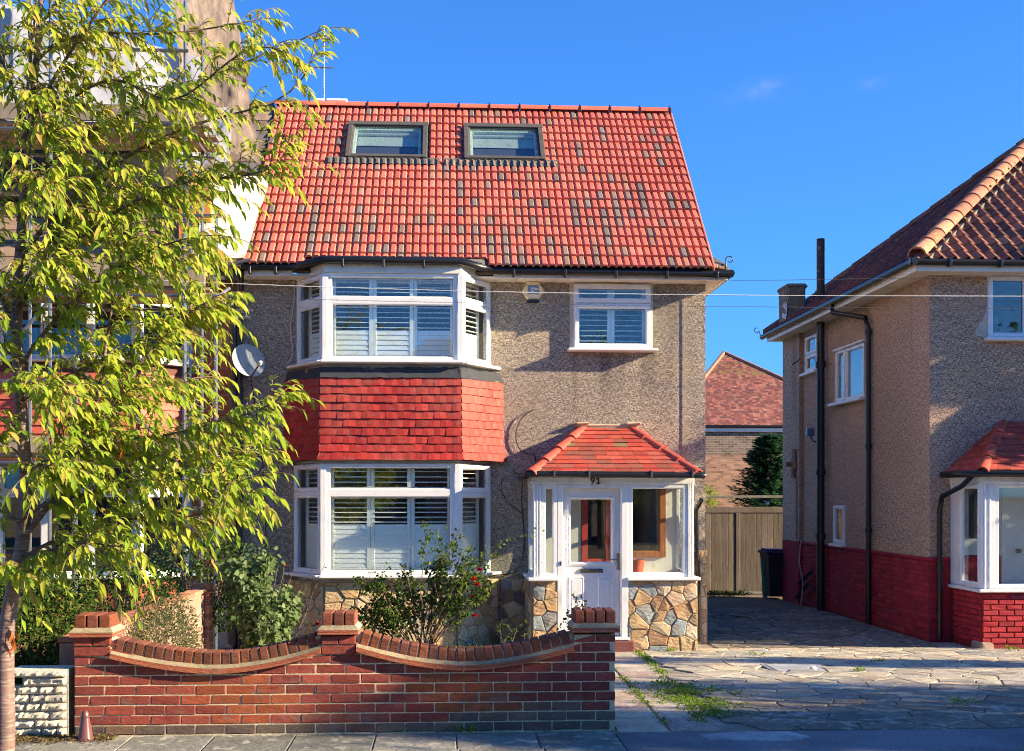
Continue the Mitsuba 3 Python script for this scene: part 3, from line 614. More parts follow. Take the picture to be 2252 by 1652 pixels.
put(flat([(PX1 - .04, 16.06, .75), (PX1 - .04, 16.95, .75), (PX1 - .04, 16.95, 1.91), (PX1 - .04, 16.06, 1.91)]), 'm_glass', None, porch, 'pane')
put(join([cb(1.11, 1.53, 15.925, 16.12, .652, .70, .012), cb(1.11, 1.24, 16.122, 16.98, .652, .70, .012)]), 'm_upvc', WHITE, porch, 'sill')
put(join([cb(2.465, 3.47, 15.925, 16.12, .652, .70, .012), cb(3.33, 3.47, 16.122, 16.98, .652, .70, .012)]), 'm_upvc', WHITE, porch, 'sill')
put(join([bx(1.19, 1.505, 16.03, 16.15, -.4, .65), bx(1.19, 1.29, 16.152, 17, -.4, .65), bx(2.497, 3.43, 16.03, 16.15, -.4, .65), bx(3.31, 3.43, 16.152, 17, -.4, .65)]), 'm_grain', (.36, .29, .20), house, 'porch_base')
stonework(house, frame_m((1.18, 16.03), (1.51, 16.03)), 0, .33, -.37, .65, .20, [5, 3, 3, 1, 3, 0, 1], 21, gap=.005)
stonework(house, frame_m((2.49, 16.03), (3.44, 16.03)), 0, .95, -.37, .65, .195, [6, 4, 4, 2, 2.6, 1, 2], 26, gap=.005, jitter=.48)
stonework(house, frame_m((1.18, 17.0), (1.18, 16.03)), 0, .97, -.37, .65, .22, [6, 4, 4, 2, 3, 1, 1], 23, gap=.005)
put(join([bx(1.29, 3.3, 16.04, 17.0, -.42, -.12), cb(1.53, 2.50, 15.95, 16.06, -.16, -.115, .01)]), 'm_upvc', (.74, .73, .72), porch, 'threshold')
put(cb(1.56, 2.55, 15.88, 16.04, -.42, -.165, .01), 'm_brick', (.16, .06, .055), porch, 'step')
put(bx(1.2, 3.38, 15.9, 17, 2.076, 2.09), 'm_upvc', (.6, .6, .58), porch, 'ceiling')
# inside the porch: the old front door and a varnished window
put(join([bx(1.30, 1.95, 16.955, 16.99, -.12, 2.07), bx(2.42, 3.38, 16.955, 16.99, -.12, .925), bx(3.175, 3.38, 16.955, 16.99, .925, 2.07)]), 'm_plain', (.66, .64, .58), porch, 'inner_wall')
put(xf(ring(2.43, 3.172, .925, 2.02, [(0, .0), (0, -.04), (.08, -.04), (.09, -.02), (.09, .03)]), frame_m((0, 16.953), (1, 16.953))), 'm_wood', (.36, .13, .05), porch, 'inner_window')
put(flat([(2.5, 16.97, .99), (3.1, 16.97, .99), (3.1, 16.97, 1.96), (2.5, 16.97, 1.96)]), 'm_glass', None, porch, 'inner_pane')
put(xf(join([ring(1.96, 2.40, -.1, 2.0, [(0, .02), (0, -.03), (.085, -.03), (.085, .02)]), cb(1.965 + .04, 2.36, -.015, .01, .78, .9, .01)]), frame_m((0, 16.97), (1, 16.97))), 'm_plain', (.42, .045, .035), porch, 'inner_door')
bk = thing('bucket', 'small orange bucket on the ledge behind the right porch pane', 'bucket')
bv, bfc = lathe([(.0, 0), (.085, 0), (.11, .2), (.102, .2), (.08, .012)], 20); put((bv + [2.72, 16.7, .70], bfc), 'm_plain', (.55, .10, .05), bk, 'body', smooth=40)
put((np.array(tube([(-.10, 0, .19), (-.07, 0, .27), (.0, 0, .30), (.07, 0, .27), (.10, 0, .19)], .005, 5)[0]) + [2.72, 16.7, .70], tube([(-.10, 0, .19), (-.07, 0, .27), (.0, 0, .30), (.07, 0, .27), (.10, 0, .19)], .005, 5)[1]), 'm_metal', (.4, .4, .4), bk, 'handle')
put(cb(2.49, 3.3, 16.45, 16.95, .66, .698, .005), 'm_upvc', (.7, .69, .66), porch, 'ledge')
# white front door
dl = sbox(1.598, -.105, 2.386, 1.902).difference(sbox(1.70, .885, 2.285, 1.775))
DF = frame_m((0, 16.13), (1, 16.13))
door = put(join([extr(dl, DF, 0, .045), xf(ring(1.66, 2.325, .845, 1.815, [(0, 0), (.006, -.012), (.03, -.018), (.05, -.004), (.058, .03)]), DF)]), 'm_upvc', (.62, .63, .68), house, 'front_door', label='white panelled front door with a glazed upper half')
put(xf(flat([(1.70, .025, .885), (2.285, .025, .885), (2.285, .025, 1.775), (1.70, .025, 1.775)]), DF), 'm_glass', None, door, 'pane')
for a, b in ((1.695, 1.895), (2.085, 2.285)):
    put(xf(join([ring(a, b, .02, .70, [(0, 0), (.010, -.016), (.026, -.004), (.042, -.016)]), bx(a + .042, b - .042, -.0158, .0, .062, .658)]), DF), 'm_upvc', (.62, .63, .68), door, 'panel')
put(xf(join([cb(1.835, 2.155, -.016, .0, .752, .808, .006), cb(1.845, 2.145, -.024, -.0165, .764, .796, .004)]), DF), 'm_metal', (.13, .125, .12), door, 'letter_box')
put(xf(join([cb(2.345, 2.383, -.012, 0, .79, 1.02, .008), tube([(2.364, -.012, .938), (2.364, -.05, .938), (2.34, -.055, .938), (2.235, -.052, .934)], .009, 8), cb(2.355, 2.373, -.02, -.0125, .83, .86, .004)]), DF), 'm_metal', (.25, .235, .21), door, 'handle')
put(xf(cb(1.553, 1.572, -.016, -.004, .86, .92, .004), PF), 'm_plain', (.06, .03, .03), porch, 'door_bell')
# house number, half behind the gutter
nm = meshkit.text_mesh('91', .085, .012, bold=True); v = np.array(nm.vertices)
one('house_number', 'black number 91 fixed above the white front door', 'house number', (np.stack([1.955 + v[:, 0], 15.98 - v[:, 2], 1.972 + v[:, 1]], 1), np.array(nm.faces)), 'm_gloss', (.012, .012, .014))

# ---------------------------------------------------------------- small things on the front of the house
al = thing('alarm_box', 'cream hexagonal alarm box with a blue label under the eaves', 'alarm box')
hx = [(-.165, 0), (-.085, .148), (.085, .148), (.165, 0), (.085, -.118), (-.085, -.118)]
def hexa(s, t): return [(x * s, t, y * s) for x, y in hx]
v = np.array(hexa(1, 0) + hexa(1, -.03) + hexa(.86, -.075)); i = np.arange(6); j = (i + 1) % 6
f = tri(np.vstack([np.stack([i, j, 6 + j, 6 + i], 1), np.stack([6 + i, 6 + j, 12 + j, 12 + i], 1)])).tolist() + [[12, 12 + k, 13 + k] for k in range(1, 5)]
AO = np.array([1.255, 16.985, 4.745])
put((v + AO, np.array(f)), 'm_plain', (.80, .69, .47), al, 'cover')
put(xf(cb(-.145, .145, -.074, -.071, .092, .097, .001), [[1, 0, 0, AO[0]], [0, 1, 0, AO[1]], [0, 0, 1, AO[2]], [0, 0, 0, 1]]), 'm_plain', (.3, .23, .12), al, 'cover_joint')
put((cb(-.085, .085, -.07, .0, -.165, -.12, .012)[0] + AO, _cf), 'm_gloss', (.015, .018, .035), al, 'strobe')
put((cb(-.08, .08, -.078, -.0752, -.04, .085, .001)[0] + AO, _cf), 'm_plain', (.16, .25, .50), al, 'label')
put(join([(cb(-.03, .015, -.0795, -.0782, -.005, .05, .001)[0] + AO, _cf), (cb(.015, .075, -.0795, -.0782, .015, .045, .001)[0] + AO, _cf), (cb(-.07, .03, -.0795, -.0782, -.028, -.012, .001)[0] + AO, _cf)]), 'm_plain', (.72, .74, .78), al, 'label_print')
put((tube([(0, -.0782, .022), (0, -.083, .022)], .010, 8)[0] + AO, tube([(0, -.0782, .022), (0, -.083, .022)], .010, 8)[1]), 'm_plain', (.05, .06, .09), al, 'label_dot')

ds = thing('satellite_dish', 'grey oval satellite dish on the wall beside the downpipe', 'satellite dish')
n = np.array([.48, -.80, .36]); n /= np.linalg.norm(n); a = np.cross([0, 0, 1.0], n); a /= np.linalg.norm(a); b = np.cross(n, a)
rr, tt = np.meshgrid(np.linspace(0, 1, 9), np.arange(36) * 2 * PI / 36, indexing='ij')
DC = np.array([-2.735, 16.62, 3.695])
v = np.array([DC + a * .235 * q * math.cos(t) + b * .255 * q * math.sin(t) + n * .055 * (q * q - 1) for q, t in zip(rr.ravel(), tt.ravel())])
k, l = np.meshgrid(np.arange(8), np.arange(36), indexing='ij'); f = tri(np.stack([k * 36 + l, k * 36 + (l + 1) % 36, (k + 1) * 36 + (l + 1) % 36, (k + 1) * 36 + l], -1).reshape(-1, 4))
put((np.vstack([v, v - n * .006]), np.vstack([f, f + len(v)])), 'm_plain', (.36, .38, .395), ds, 'reflector', smooth=30)
e = DC - b * .25; h = DC - b * .20 + n * .30 + a * .02
put(tube([e - n * .02, e + n * .02, h], .013, 6), 'm_gloss', (.03, .03, .035), ds, 'arm')
put(join([tube([h - n * .045, h + n * .02], .028, 10), tube([h + n * .02, h + n * .05], .02, 8)]), 'm_plain', (.6, .6, .58), ds, 'receiver', smooth=40)
put(join([tube([DC - n * .06, DC - n * .12, DC + [-.1, .36, -.1]], .018, 8), cb(-2.90, -2.78, 16.96, 16.998, 3.5, 3.72, .004)]), 'm_metal', (.3, .3, .3), ds, 'bracket')
one('aerial_cable', 'thin black cable hanging from the satellite dish down the wall', 'cable', tube(spline([e + [0, 0, 0], (-2.72, 16.97, 3.2), (-2.63, 16.975, 2.6), (-2.58, 16.975, 2.0), (-2.55, 16.975, 1.2), (-2.52, 16.975, .2)], 40), .008, 5), 'm_gloss', (.02, .02, .02))
one('white_cable', 'thin white cable running down beside the upper bay window', 'cable', tube(spline([(-2.17, 16.98, 4.86), (-2.18, 16.975, 4.4), (-2.20, 16.975, 4.1), (-2.18, 16.975, 3.8), (-2.30, 16.97, 3.66)], 30), .006, 5), 'm_plain', (.62, .58, .5))
cab = spline([(1.28, 16.97, 3.05), (1.15, 16.965, 2.98), (1.01, 16.965, 2.72), (1.08, 16.965, 2.46), (1.27, 16.965, 2.42)], 30)
one('wall_cable', 'black cable looping over the pebbledash left of the porch roof', 'cable', tube(np.vstack([cab, spline([(1.275, 16.965, 2.40), (1.275, 16.97, 2.25), (1.15, 16.9, 2.1), (1.05, 16.2, 2.12), (.93, 15.9, 2.16), (1.0, 15.9, 2.22), (1.08, 15.86, 2.15), (.98, 15.84, 2.02)], 40)]), .007, 5), 'm_gloss', (.015, .015, .015))
one('porch_cable', 'black cable drooping from the porch gutter down to the lower bay sill', 'cable', join([tube(spline([(1.02, 15.86, 2.05), (1.06, 16.3, 1.95), (1.10, 16.97, 1.6), (1.12, 16.97, 1.0), (1.02, 16.97, .74), (.82, 16.96, .68)], 40), .010, 5), tube(spline([(.95, 15.9, 2.12), (.78, 16.6, 1.95), (.9, 16.95, 1.72), (1.1, 16.97, 1.55)], 24), .005, 5)]), 'm_gloss', (.015, .015, .015))
one('wall_conduit', 'thin conduit running up the right end of the pebbledash wall', 'conduit', tube([(3.46, 16.985, 4.86), (3.46, 16.985, 2.3)], .006, 6), 'm_plain', (.25, .22, .18))
# ---------------------------------------------------------------- brick garden wall
gw = thing('garden_wall', 'red brick garden wall with two curved copings between capped piers', 'wall')
WY0, WY1 = 9.055, 9.26
SP = [(-2.515, -.945), (-.68, .985)]
def under(x):            # underside of the creasing tiles
    for a, b in SP:
        if a <= x <= b:
            m = .465 if a < -1 else .475; e0, e1 = (.585, .61) if a < -1 else (.625, .615)
            u = (x - a) / (b - a); e = e0 + (e1 - e0) * u; q = 2 * u - 1
            return m + (e - m) * (abs(q) ** 1.75)
    return .735
xs_ = np.linspace(-2.782, 1.300, 160); top = np.array([under(x) for x in xs_])
put(extr(Polygon([(-2.782, -.05), (1.300, -.05)] + list(zip(xs_[::-1], top[::-1]))), frame_m((0, WY0), (1, WY0)), .0, WY1 - WY0 - .006), 'm_grain', (.50, .43, .29), gw, 'mortar')
RB = [(.225, .052, .038), (.205, .046, .035), (.235, .058, .042), (.205, .05, .041), (.19, .047, .038)]; OB = [(.265, .070, .032), (.25, .064, .032), (.25, .072, .036)]; GB = [(.15, .095, .07), (.17, .085, .06), (.12, .085, .075), (.13, .10, .08)]
bm = []
for r in range(10):
    z0, z1 = .004 + r * .075, .004 + r * .075 + .0675
    x = -2.785 - (.1125 if r % 2 else 0)
    while x < 1.29:
        a, b = max(x + .005, -2.785), min(x + .2215, 1.305); x += .225
        if b - a < .04: continue
        c = (a + b) / 2; lim = [under(q) for q in np.linspace(a, b, 5)]
        if max(lim) < z0 + .02: continue
        d1 = abs(c + 1.55 + (r % 3) * .05); d2 = abs(c - .02 - (6 - r) * .07)
        if r == 0 or (r == 1 and c > -.1 and rng.random() < .8) or (r == 2 and c > .3 and rng.random() < .4): col = pick(GB)
        elif 1 <= r <= 5 and (d1 < .36 - .03 * abs(r - 3) or d2 < .36 - .04 * abs(r - 4)) and rng.random() < .8: col = pick(OB)
        else: col = pick(RB)
        y = WY0 - .0055 + rng.normal(0, .001); zt_ = np.array([min(z1, l - .002) for l in lim])
        m = cb(a, b, y, WY0 + .05, z0 + rng.normal(0, .0008), z1, .005, .0011)
        v = m[0].copy(); cut = np.interp(v[:, 0], np.linspace(a, b, 5), zt_); v[:, 2] = np.minimum(v[:, 2], np.maximum(cut, z0 - .001))
        put((v, m[1]), 'm_brick', col, gw, 'brick')
        # the return face at the drive end
    if r < 10: put(cb(1.302 - .03, 1.309, WY0 + .052, WY1 - .01, z0, z1, .004), 'm_brick', pick(RB), gw, 'brick')
# piers
def pier(x0, x1, nb, zb):
    d = .03; y0, y1 = WY0 - .012, WY1 + .06
    put(cb(x0 - .003, x1 + .003, WY1 - .004, y1, -.05, zb, .006), 'm_brick', pick(RB), gw, 'pier')
    put(join([cb(x0 - d, x1 + d, y0 - d - .014, y1 + d, zb + .001, zb + .019, .005), cb(x0 - d + .006, x1 + d - .006, y0 - d - .006, y1 + d, zb + .020, zb + .038, .005)]), 'm_brick', (.31, .105, .06), gw, 'creasing_tile')
    q = np.array([[x0 - d, y0 - d - .006, zb + .038], [x1 + d, y0 - d - .006, zb + .038], [x1 + d, y1 + d, zb + .038], [x0 - d, y1 + d, zb + .038], [x0, y0, zb + .072], [x1, y0, zb + .072], [x1, y1, zb + .072], [x0, y1, zb + .072]])
    put((q, tri([[0, 1, 5, 4], [1, 2, 6, 5], [2, 3, 7, 6], [3, 0, 4, 7], [4, 5, 6, 7]])), 'm_grain', (.30, .26, .175), gw, 'mortar_fillet')
    p = (x1 - x0) / nb
    for k in range(nb):
        put(cb(x0 + k * p + .004, x0 + (k + 1) * p - .004, y0 - .002, y1, zb + .06, zb + .165, .007, .001), 'm_brick', pick([(.165, .055, .034), (.19, .06, .032), (.15, .052, .036)]), gw, 'cap_brick')
pier(-2.785, -2.515, 3, .742); pier(-.94, -.685, 3, .750); pier(.99, 1.31, 4, .755)
# bricks of the pier shafts above the curve ends
for x0, x1 in ((-2.785, -2.515), (-.94, -.685)):
    for k, z in enumerate((.60, .675)):
        if k: put(cb(x0, (x0 + x1) / 2 - .004, WY0 - .02, WY0 + .03, z, z + .066, .005), 'm_brick', pick(RB), gw, 'brick'); put(cb((x0 + x1) / 2 + .004, x1, WY0 - .02, WY0 + .03, z, z + .066, .005), 'm_brick', pick(RB), gw, 'brick')
        else: put(cb(x0, x1, WY0 - .02, WY0 + .03, z, z + .066, .005), 'm_brick', pick(RB), gw, 'brick')
# curved copings
for a, b in SP:
    X = np.linspace(a + .002, b - .002, 60); Zu = np.array([under(x) for x in X])
    def strip(y0, y1, dz0, dz1, bev=0):
        n = len(X); v = np.vstack([np.c_[X, X * 0 + y0, Zu + dz0], np.c_[X, X * 0 + y0 + bev, Zu + dz1], np.c_[X, X * 0 + y1, Zu + dz1], np.c_[X, X * 0 + y1, Zu + dz0]]); i = np.arange(n - 1)
        f = np.vstack([np.stack([i + n * p, i + 1 + n * p, i + 1 + n * q, i + n * q], 1) for p, q in ((0, 1), (1, 2), (2, 3), (3, 0))])
        f = np.vstack([tri(f), tri([[0, n, 2 * n, 3 * n], [n - 1, 4 * n - 1, 3 * n - 1, 2 * n - 1]])]); return v, f
    put(strip(WY0 - .052, WY1 + .04, 0, .017), 'm_brick', (.31, .105, .06), gw, 'creasing_tile')
    put(strip(WY0 - .040, WY1 + .03, .0185, .036), 'm_brick', (.28, .092, .053), gw, 'creasing_tile')
    put(strip(WY0 - .036, WY1 + .03, .037, .062, .042), 'm_grain', (.27, .23, .155), gw, 'mortar_fillet')
    nb = round((b - a) / .0765)
    for k in range(nb):
        x = a + (k + .5) * (b - a) / nb; z = under(x); s = math.atan((under(min(x + .01, b)) - under(max(x - .01, a))) / (min(x + .01, b) - max(x - .01, a)))
        m = cb(-.0325, .0325, WY0 + .004, WY1, .045, .152, .007, .0012); R = rotm((0, 1, 0), -math.degrees(s)); R[:3, 3] = (x, rng.normal(0, .002), z)
        put(xf(m, R), 'm_brick', pick([(.145, .052, .032), (.165, .056, .03), (.125, .047, .034), (.155, .058, .036)]), gw, 'coping_brick')
    put(strip(WY0 + .014, WY1 - .006, .05, .135), 'm_grain', (.36, .30, .22), gw, 'mortar')
# ---------------------------------------------------------------- pale stone wall of the neighbour, left
sw = thing('stone_wall', 'low wall of pale rough stone blocks left of the brick wall', 'wall')
put(join([bx(-5.6, -2.83, 9.04, 9.2, -.05, .37), bx(-3.16, -2.83, 9.03, 9.25, .37, .50)]), 'm_grain', (.20, .19, .17), sw, 'mortar')
def rough(x0, x1, y, z0, z1, d=.045):
    nx, nz = max(3, int((x1 - x0) / .02)), max(3, int((z1 - z0) / .016)); g = np.array([[x, z] for z in np.linspace(z0, z1, nz + 1) for x in np.linspace(x0, x1, nx + 1)])
    e = np.minimum(np.minimum(g[:, 0] - x0, x1 - g[:, 0]), np.minimum(g[:, 1] - z0, z1 - g[:, 1])); h = np.where(e < 1e-6, 0, .006 + .062 * meshkit.fbm(np.c_[g * 46, 0 * g[:, :1] + x0 * 9], 3, 2) ** 1.4)
    v = np.c_[g[:, 0], y - h, g[:, 1]]; f = [[j * (nx + 1) + i, j * (nx + 1) + i + 1, (j + 1) * (nx + 1) + i + 1, (j + 1) * (nx + 1) + i] for j in range(nz) for i in range(nx)]
    return join([(v, tri(f)), bx(x0, x1, y + .0005, y + d, z0, z1)])
for r in range(6):
    x = -5.6
    while x < -2.85:
        L_ = rng.choice([.11, .16, .23, .3]); b = min(x + L_, -2.835)
        if -2.835 - b < .05: b = -2.835
        if b - x > .03: put(rough(x + .004, b - .004, 9.035, .005 + r * .063, .063 + r * .063), 'm_grain', pick([(.50, .46, .37), (.44, .41, .35), (.38, .36, .32), (.54, .5, .4)]), sw, 'block')
        x = b if b < -2.84 else 0
put(rough(-3.15, -2.835, 9.028, .385, .45), 'm_grain', (.40, .38, .33), sw, 'block'); put(join([rough(-3.26, -2.835, 9.0, .452, .50), bx(-3.26, -2.835, 9.03, 9.28, .452, .502)]), 'm_grain', (.42, .40, .35), sw, 'coping')
cn = thing('traffic_cone', 'small maroon plastic cone standing at the left foot of the brick wall', 'cone')
v, f = lathe([(.064, 0), (.065, .006), (.058, .012), (.031, .17), (.026, .20), (.017, .216), (0, .222)], 28); put((v + [-2.66, 8.90, .0], f), 'm_gloss', (.14, .055, .06), cn, 'body', smooth=50)
put((lathe([(.032, .165), (.0345, .167), (.0335, .178), (.031, .18)], 24)[0] + [-2.66, 8.90, .0], lathe([(.032, .165), (.0345, .167), (.0335, .178), (.031, .18)], 24)[1]), 'm_gloss', (.10, .04, .045), cn, 'rim', smooth=40)

# boundary wall and pier between the two front gardens
bw = thing('boundary_wall', 'low rendered wall running back from the brick wall to an orange brick pier', 'wall')
bwv = np.array([[x, y, z] for y, z in ((9.35, .66), (14.2, .66)) for x, z in ((-2.99, -.4), (-2.86, -.4), (-2.86, z), (-2.99, z))])
put((bwv, tri([[0, 4, 5, 1], [1, 5, 6, 2], [2, 6, 7, 3], [3, 7, 4, 0], [0, 1, 2, 3], [4, 7, 6, 5]])), 'm_grain', (.30, .19, .145), bw, 'render')
for k in range(22):
    y = 9.36 + k * .222; put(cb(-3.01, -2.835, y, y + .212, .663, .705, .006, .001), 'm_brick', pick([(.36, .15, .09), (.33, .14, .08), (.4, .18, .11)]), bw, 'coping_brick')
for r in range(13):
    z = -.33 + r * .075
    for k in range(2): put(cb(-3.03 + k * .113 + .004, -3.03 + (k + 1) * .113, 14.22, 14.44, z, z + .066, .005), 'm_brick', pick([(.42, .15, .08), (.36, .12, .07), (.46, .18, .1), (.33, .11, .07)]), bw, 'pier_brick')
put(bx(-3.022, -2.81, 14.225, 14.43, -.4, .66), 'm_grain', (.48, .36, .27), bw, 'pier')
put(join([cb(-3.06, -2.775, 14.19, 14.47, .65, .672, .005), cb(-3.03, -2.80, 14.22, 14.44, .673, .76, .008)]), 'm_brick', (.44, .16, .08), bw, 'pier_cap')

# ---------------------------------------------------------------- neighbouring house on the right
nb = thing('neighbouring_house', 'detached-looking pebbledashed house with dark red painted plinth on the right', 'house')
NX, NY = 7.10, 17.0
pw = sbox(NX, .90, 16, 5.2).difference(sbox(7.97, 4.13, 9.2, 5.06)).difference(sbox(8.16, -.2, 9.0, 2.0))
put(extr(pw, frame_m((0, NY), (1, NY)), 0, .25), 'm_pebble_bounce', (.3, .3, .3), nb, 'wall')
SM = frame_m((NX, 24.2), (NX, NY))           # s from the back corner towards the front
sideh = [sbox(24.2 - 21.12, 3.43, 24.2 - 19.72, 4.46), sbox(24.2 - 22.95, 4.18, 24.2 - 22.2, 4.95), sbox(24.2 - 21.25, .90, 24.2 - 20.66, 1.65)]
sp = sbox(0, .90, 7.2 - .002, 5.2)
for h in sideh: sp = sp.difference(h)
put(extr(sp, SM, 0, .25), 'm_pebble_bounce', (.3, .3, .3), nb, 'side_wall')
put(bx(7.02, 7.098, 23.15, 24.3, .90, 5.2), 'm_pebble_bounce', (.3, .3, .3), nb, 'chimney_breast')
put(bx(7.01, 7.098, 23.15, 24.3, -.45, .895), 'm_plain', (.30, .022, .035), nb, 'chimney_foot')
RP = (.34, .022, .035)
pl = put(join([bx(NX - .012, 16, NY - .012, NY + .2, -.45, .86), bx(NX - .012, NX + .2, NY + .2, 24.2, -.45, .86)]), 'm_plain', (.24, .018, .025), nb, 'plinth')
put(join([cb(NX - .05, 7.40, NY - .05, NY, .855, .905, .012), cb(NX - .05, NX, NY, 23.14, .855, .905, .012)]), 'm_plain', RP, nb, 'plinth_moulding')
for r in range(15):     # painted bricks of the plinth: side and front
    z = -.30 + r * .077
    y = 17.0 + (.11 if r % 2 else 0)
    while y < 23.1:
        a, b = y + .005, y + .22; y += .225
        put(cb(NX - .022, NX, a, b, z, z + .066, .006, .001), 'm_plain', pick([RP, (.31, .02, .035), (.37, .03, .04)]), pl, 'brick')
    x = NX + (.11 if r % 2 else 0)
    while x < 7.36:
        a, b = x + .005, min(x + .22, 7.38); x += .225
        if b - a > .03: put(cb(a, b, NY - .022, NY, z, z + .066, .006, .001), 'm_plain', pick([RP, (.31, .02, .035)]), pl, 'brick')
W2 = [(0, .07), (0, 0), (.008, -.012), (.05, -.012), (.065, .01), (.065, .04)]
window(nb, frame_m((7.97, NY - .02), (9.2, NY - .02)), [(0, .60, 4.14, 5.05, SASH), (.60, 1.23, 4.14, 5.05, SASH)], cb(-.05, 1.28, -.11, .1, 4.085, 4.135, .01), vent=(.17, .47, 5.02), rgb=(.74, .76, .82))
M_ = frame_m((NX - .01, 21.12), (NX - .01, 19.72))
window(nb, M_, [(0, .50, 3.50, 4.42, SASH), (.50, 1.40, 3.50, 4.42, FIX)], cb(-.22, 1.46, -.10, .1, 3.44, 3.495, .01), vent=(.08, .42, 4.36))
put(xf(cb(-.08, 1.47, -.05, .05, 4.43, 4.465, .008), M_), 'm_upvc', WHITE, nb, 'window_head')
M_ = frame_m((NX - .01, 22.95), (NX - .01, 22.2))
window(nb, M_, [(0, .75, 4.23, 4.56, SASH), (0, .75, 4.56, 4.93, SASH)], cb(-.15, .80, -.09, .1, 4.17, 4.225, .01))
M_ = frame_m((NX - .01, 21.25), (NX - .01, 20.66))
window(nb, M_, [(0, .59, .95, 1.64, SASH)], cb(-.1, .62, -.08, .1, .89, .945, .01))
room(7.4, 12, 17.26, 20.6, 3.2, 5.15, nb, (.3, .3, .29))
for (y0, y1, z0, z1) in ((19.6, 21.2, 3.3, 4.6), (22.1, 23.0, 4.1, 5.0), (20.6, 21.3, .8, 1.7)):
    put(bx(NX + .22, NX + .24, y0, y1, z0, z1), 'm_plain', (.30, .42, .42), nb, 'blind')
# roof: front and side slopes meet in a hip
C0 = np.array([6.70, 16.55, 5.20]); tp = .775; NBk = 24.6
hipv = np.array([1, 1, tp]); TOPT = 4.0
apx = C0 + hipv * TOPT; bap = np.array([6.70 + TOPT, NBk - TOPT + .05, apx[2]])
nr = put((np.array([C0, [16, 16.55, 5.2], [16, 16.55 + TOPT, apx[2]], apx, [6.7, NBk, 5.2], bap, [16, NBk, 5.2], [16, bap[1], apx[2]]]) - [0, 0, .06], tri([[0, 1, 2, 3], [4, 0, 3, 5], [6, 4, 5, 7], [3, 2, 7, 5]])), 'm_plain', (.07, .03, .025), nb, 'roof')
NT = [(.27, .11, .07), (.20, .085, .06), (.15, .07, .055), (.31, .13, .08), (.18, .09, .07), (.26, .15, .10)]
def pantiles(P, ax, up, nrm, nx, ny, w, g, keep, cols):
    t = np.array([0, .13, .28, .42, .55, .68, .80, .9, 1.0]); hgt = np.array([.004, -.004, -.006, -.004, .004, .022, .036, .030, .002]) * 1.15
    for r in range(ny):
        for c in range(nx):
            o = P + ax * w * c + up * g * r; mid = o + ax * w / 2 + up * g / 2
            if not keep(mid): continue
            lo = o + up * -.03 + nrm * .028; hi = o + up * (g + .01) + nrm * .004; k = rng.normal(0, .0015)
            v = np.vstack([lo + ax * w * 1.04 * t[:, None] + nrm * (hgt[:, None] + k), hi + ax * w * 1.04 * t[:, None] + nrm * hgt[:, None], lo + ax * w * 1.04 * t[:, None] + nrm * (hgt[:, None] - .016)]); i = np.arange(8)
            yield mid, (v, tri(np.vstack([np.stack([i, i + 1, 9 + i + 1, 9 + i], 1), np.stack([18 + i, 18 + i + 1, i + 1, i], 1)]))), pick(cols)
sq = math.hypot(1, tp); upF = np.array([0, 1, tp]) / sq; nF = np.array([0, -tp, 1]) / sq; upS = np.array([1, 0, tp]) / sq; nS = np.array([-tp, 0, 1]) / sq
items = [(100 - m[2] - .2 * m[0], me, c) for m, me, c in pantiles(C0, np.array([1., 0, 0]), upF, nF, 26, 19, .198, .245, lambda q: q[0] - C0[0] > q[1] - C0[1] - .03 and q[0] < 10.6, NT)]
pieces(nr, 'tile', items, 'm_old', 160, smooth=False)
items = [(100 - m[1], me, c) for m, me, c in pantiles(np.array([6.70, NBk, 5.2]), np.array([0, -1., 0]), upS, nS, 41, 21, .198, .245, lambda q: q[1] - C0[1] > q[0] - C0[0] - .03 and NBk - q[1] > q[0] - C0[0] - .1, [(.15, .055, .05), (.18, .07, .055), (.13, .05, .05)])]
pieces(nr, 'side_tile', items, 'm_old', 60, smooth=False)
def halfround(P, Q, n, r, parent, name, cols, m='m_old', h=-.03):
    d = (Q - P) / n; ax = d / np.linalg.norm(d); up = np.array([0, 0, 1.0]) - ax * ax[2]; up /= np.linalg.norm(up); s = np.cross(ax, up); t = np.linspace(-1.5, 1.5, 11); i = np.arange(10)
    for k in range(n):
        a, b = P + d * k - ax * .01, P + d * (k + 1) + ax * .015
        pr = lambda o, r, hh: [o + s * r * math.sin(q) + up * (r * math.cos(q) + h + hh) for q in t]
        v = np.array(pr(a, r * 1.06, .008) + pr(b, r * .97, 0) + pr(a, r * .9, 0)); f = np.vstack([np.stack([i, i + 1, 11 + i + 1, 11 + i], 1), np.stack([22 + i, 22 + i + 1, i + 1, i], 1)])
        put((v, tri(f)), m, pick(cols), parent, name, smooth=30)
halfround(C0 + [0.05, .05, .075], apx + [0, 0, .10], 16, .135, nr, 'hip_tile', [(.44, .19, .115), (.47, .215, .13), (.40, .165, .105)])
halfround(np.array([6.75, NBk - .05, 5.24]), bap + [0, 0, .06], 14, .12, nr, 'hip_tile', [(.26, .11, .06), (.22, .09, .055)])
put(tube([C0 + [.2, .0, -.02], C0 + [.2, .0, -.02] + hipv * 3.7], .05, 6), 'm_grain', (.24, .21, .145), nr, 'mortar_fillet')
put(join([cb(6.74, 16, 16.62, 16.65, 5.04, 5.17, .004), cb(6.74, 6.77, 16.652, 24.5, 5.04, 5.17, .004)]), 'm_upvc', CREAM, nb, 'fascia')
put(join([bx(6.77, 16, 16.652, 16.998, 5.05, 5.065), bx(6.772, 7.098, 16.998, 24.5, 5.05, 5.065)]), 'm_plain', (.55, .52, .46), nb, 'soffit')
ng = put(join([tube([(6.62, 16.56, 5.165), (16, 16.56, 5.165)], .055, 10), tube([(6.68, 16.5, 5.165), (6.68, 24.66, 5.165)], .055, 10)]), 'm_gloss', GUT, nb, 'gutter', smooth=40)
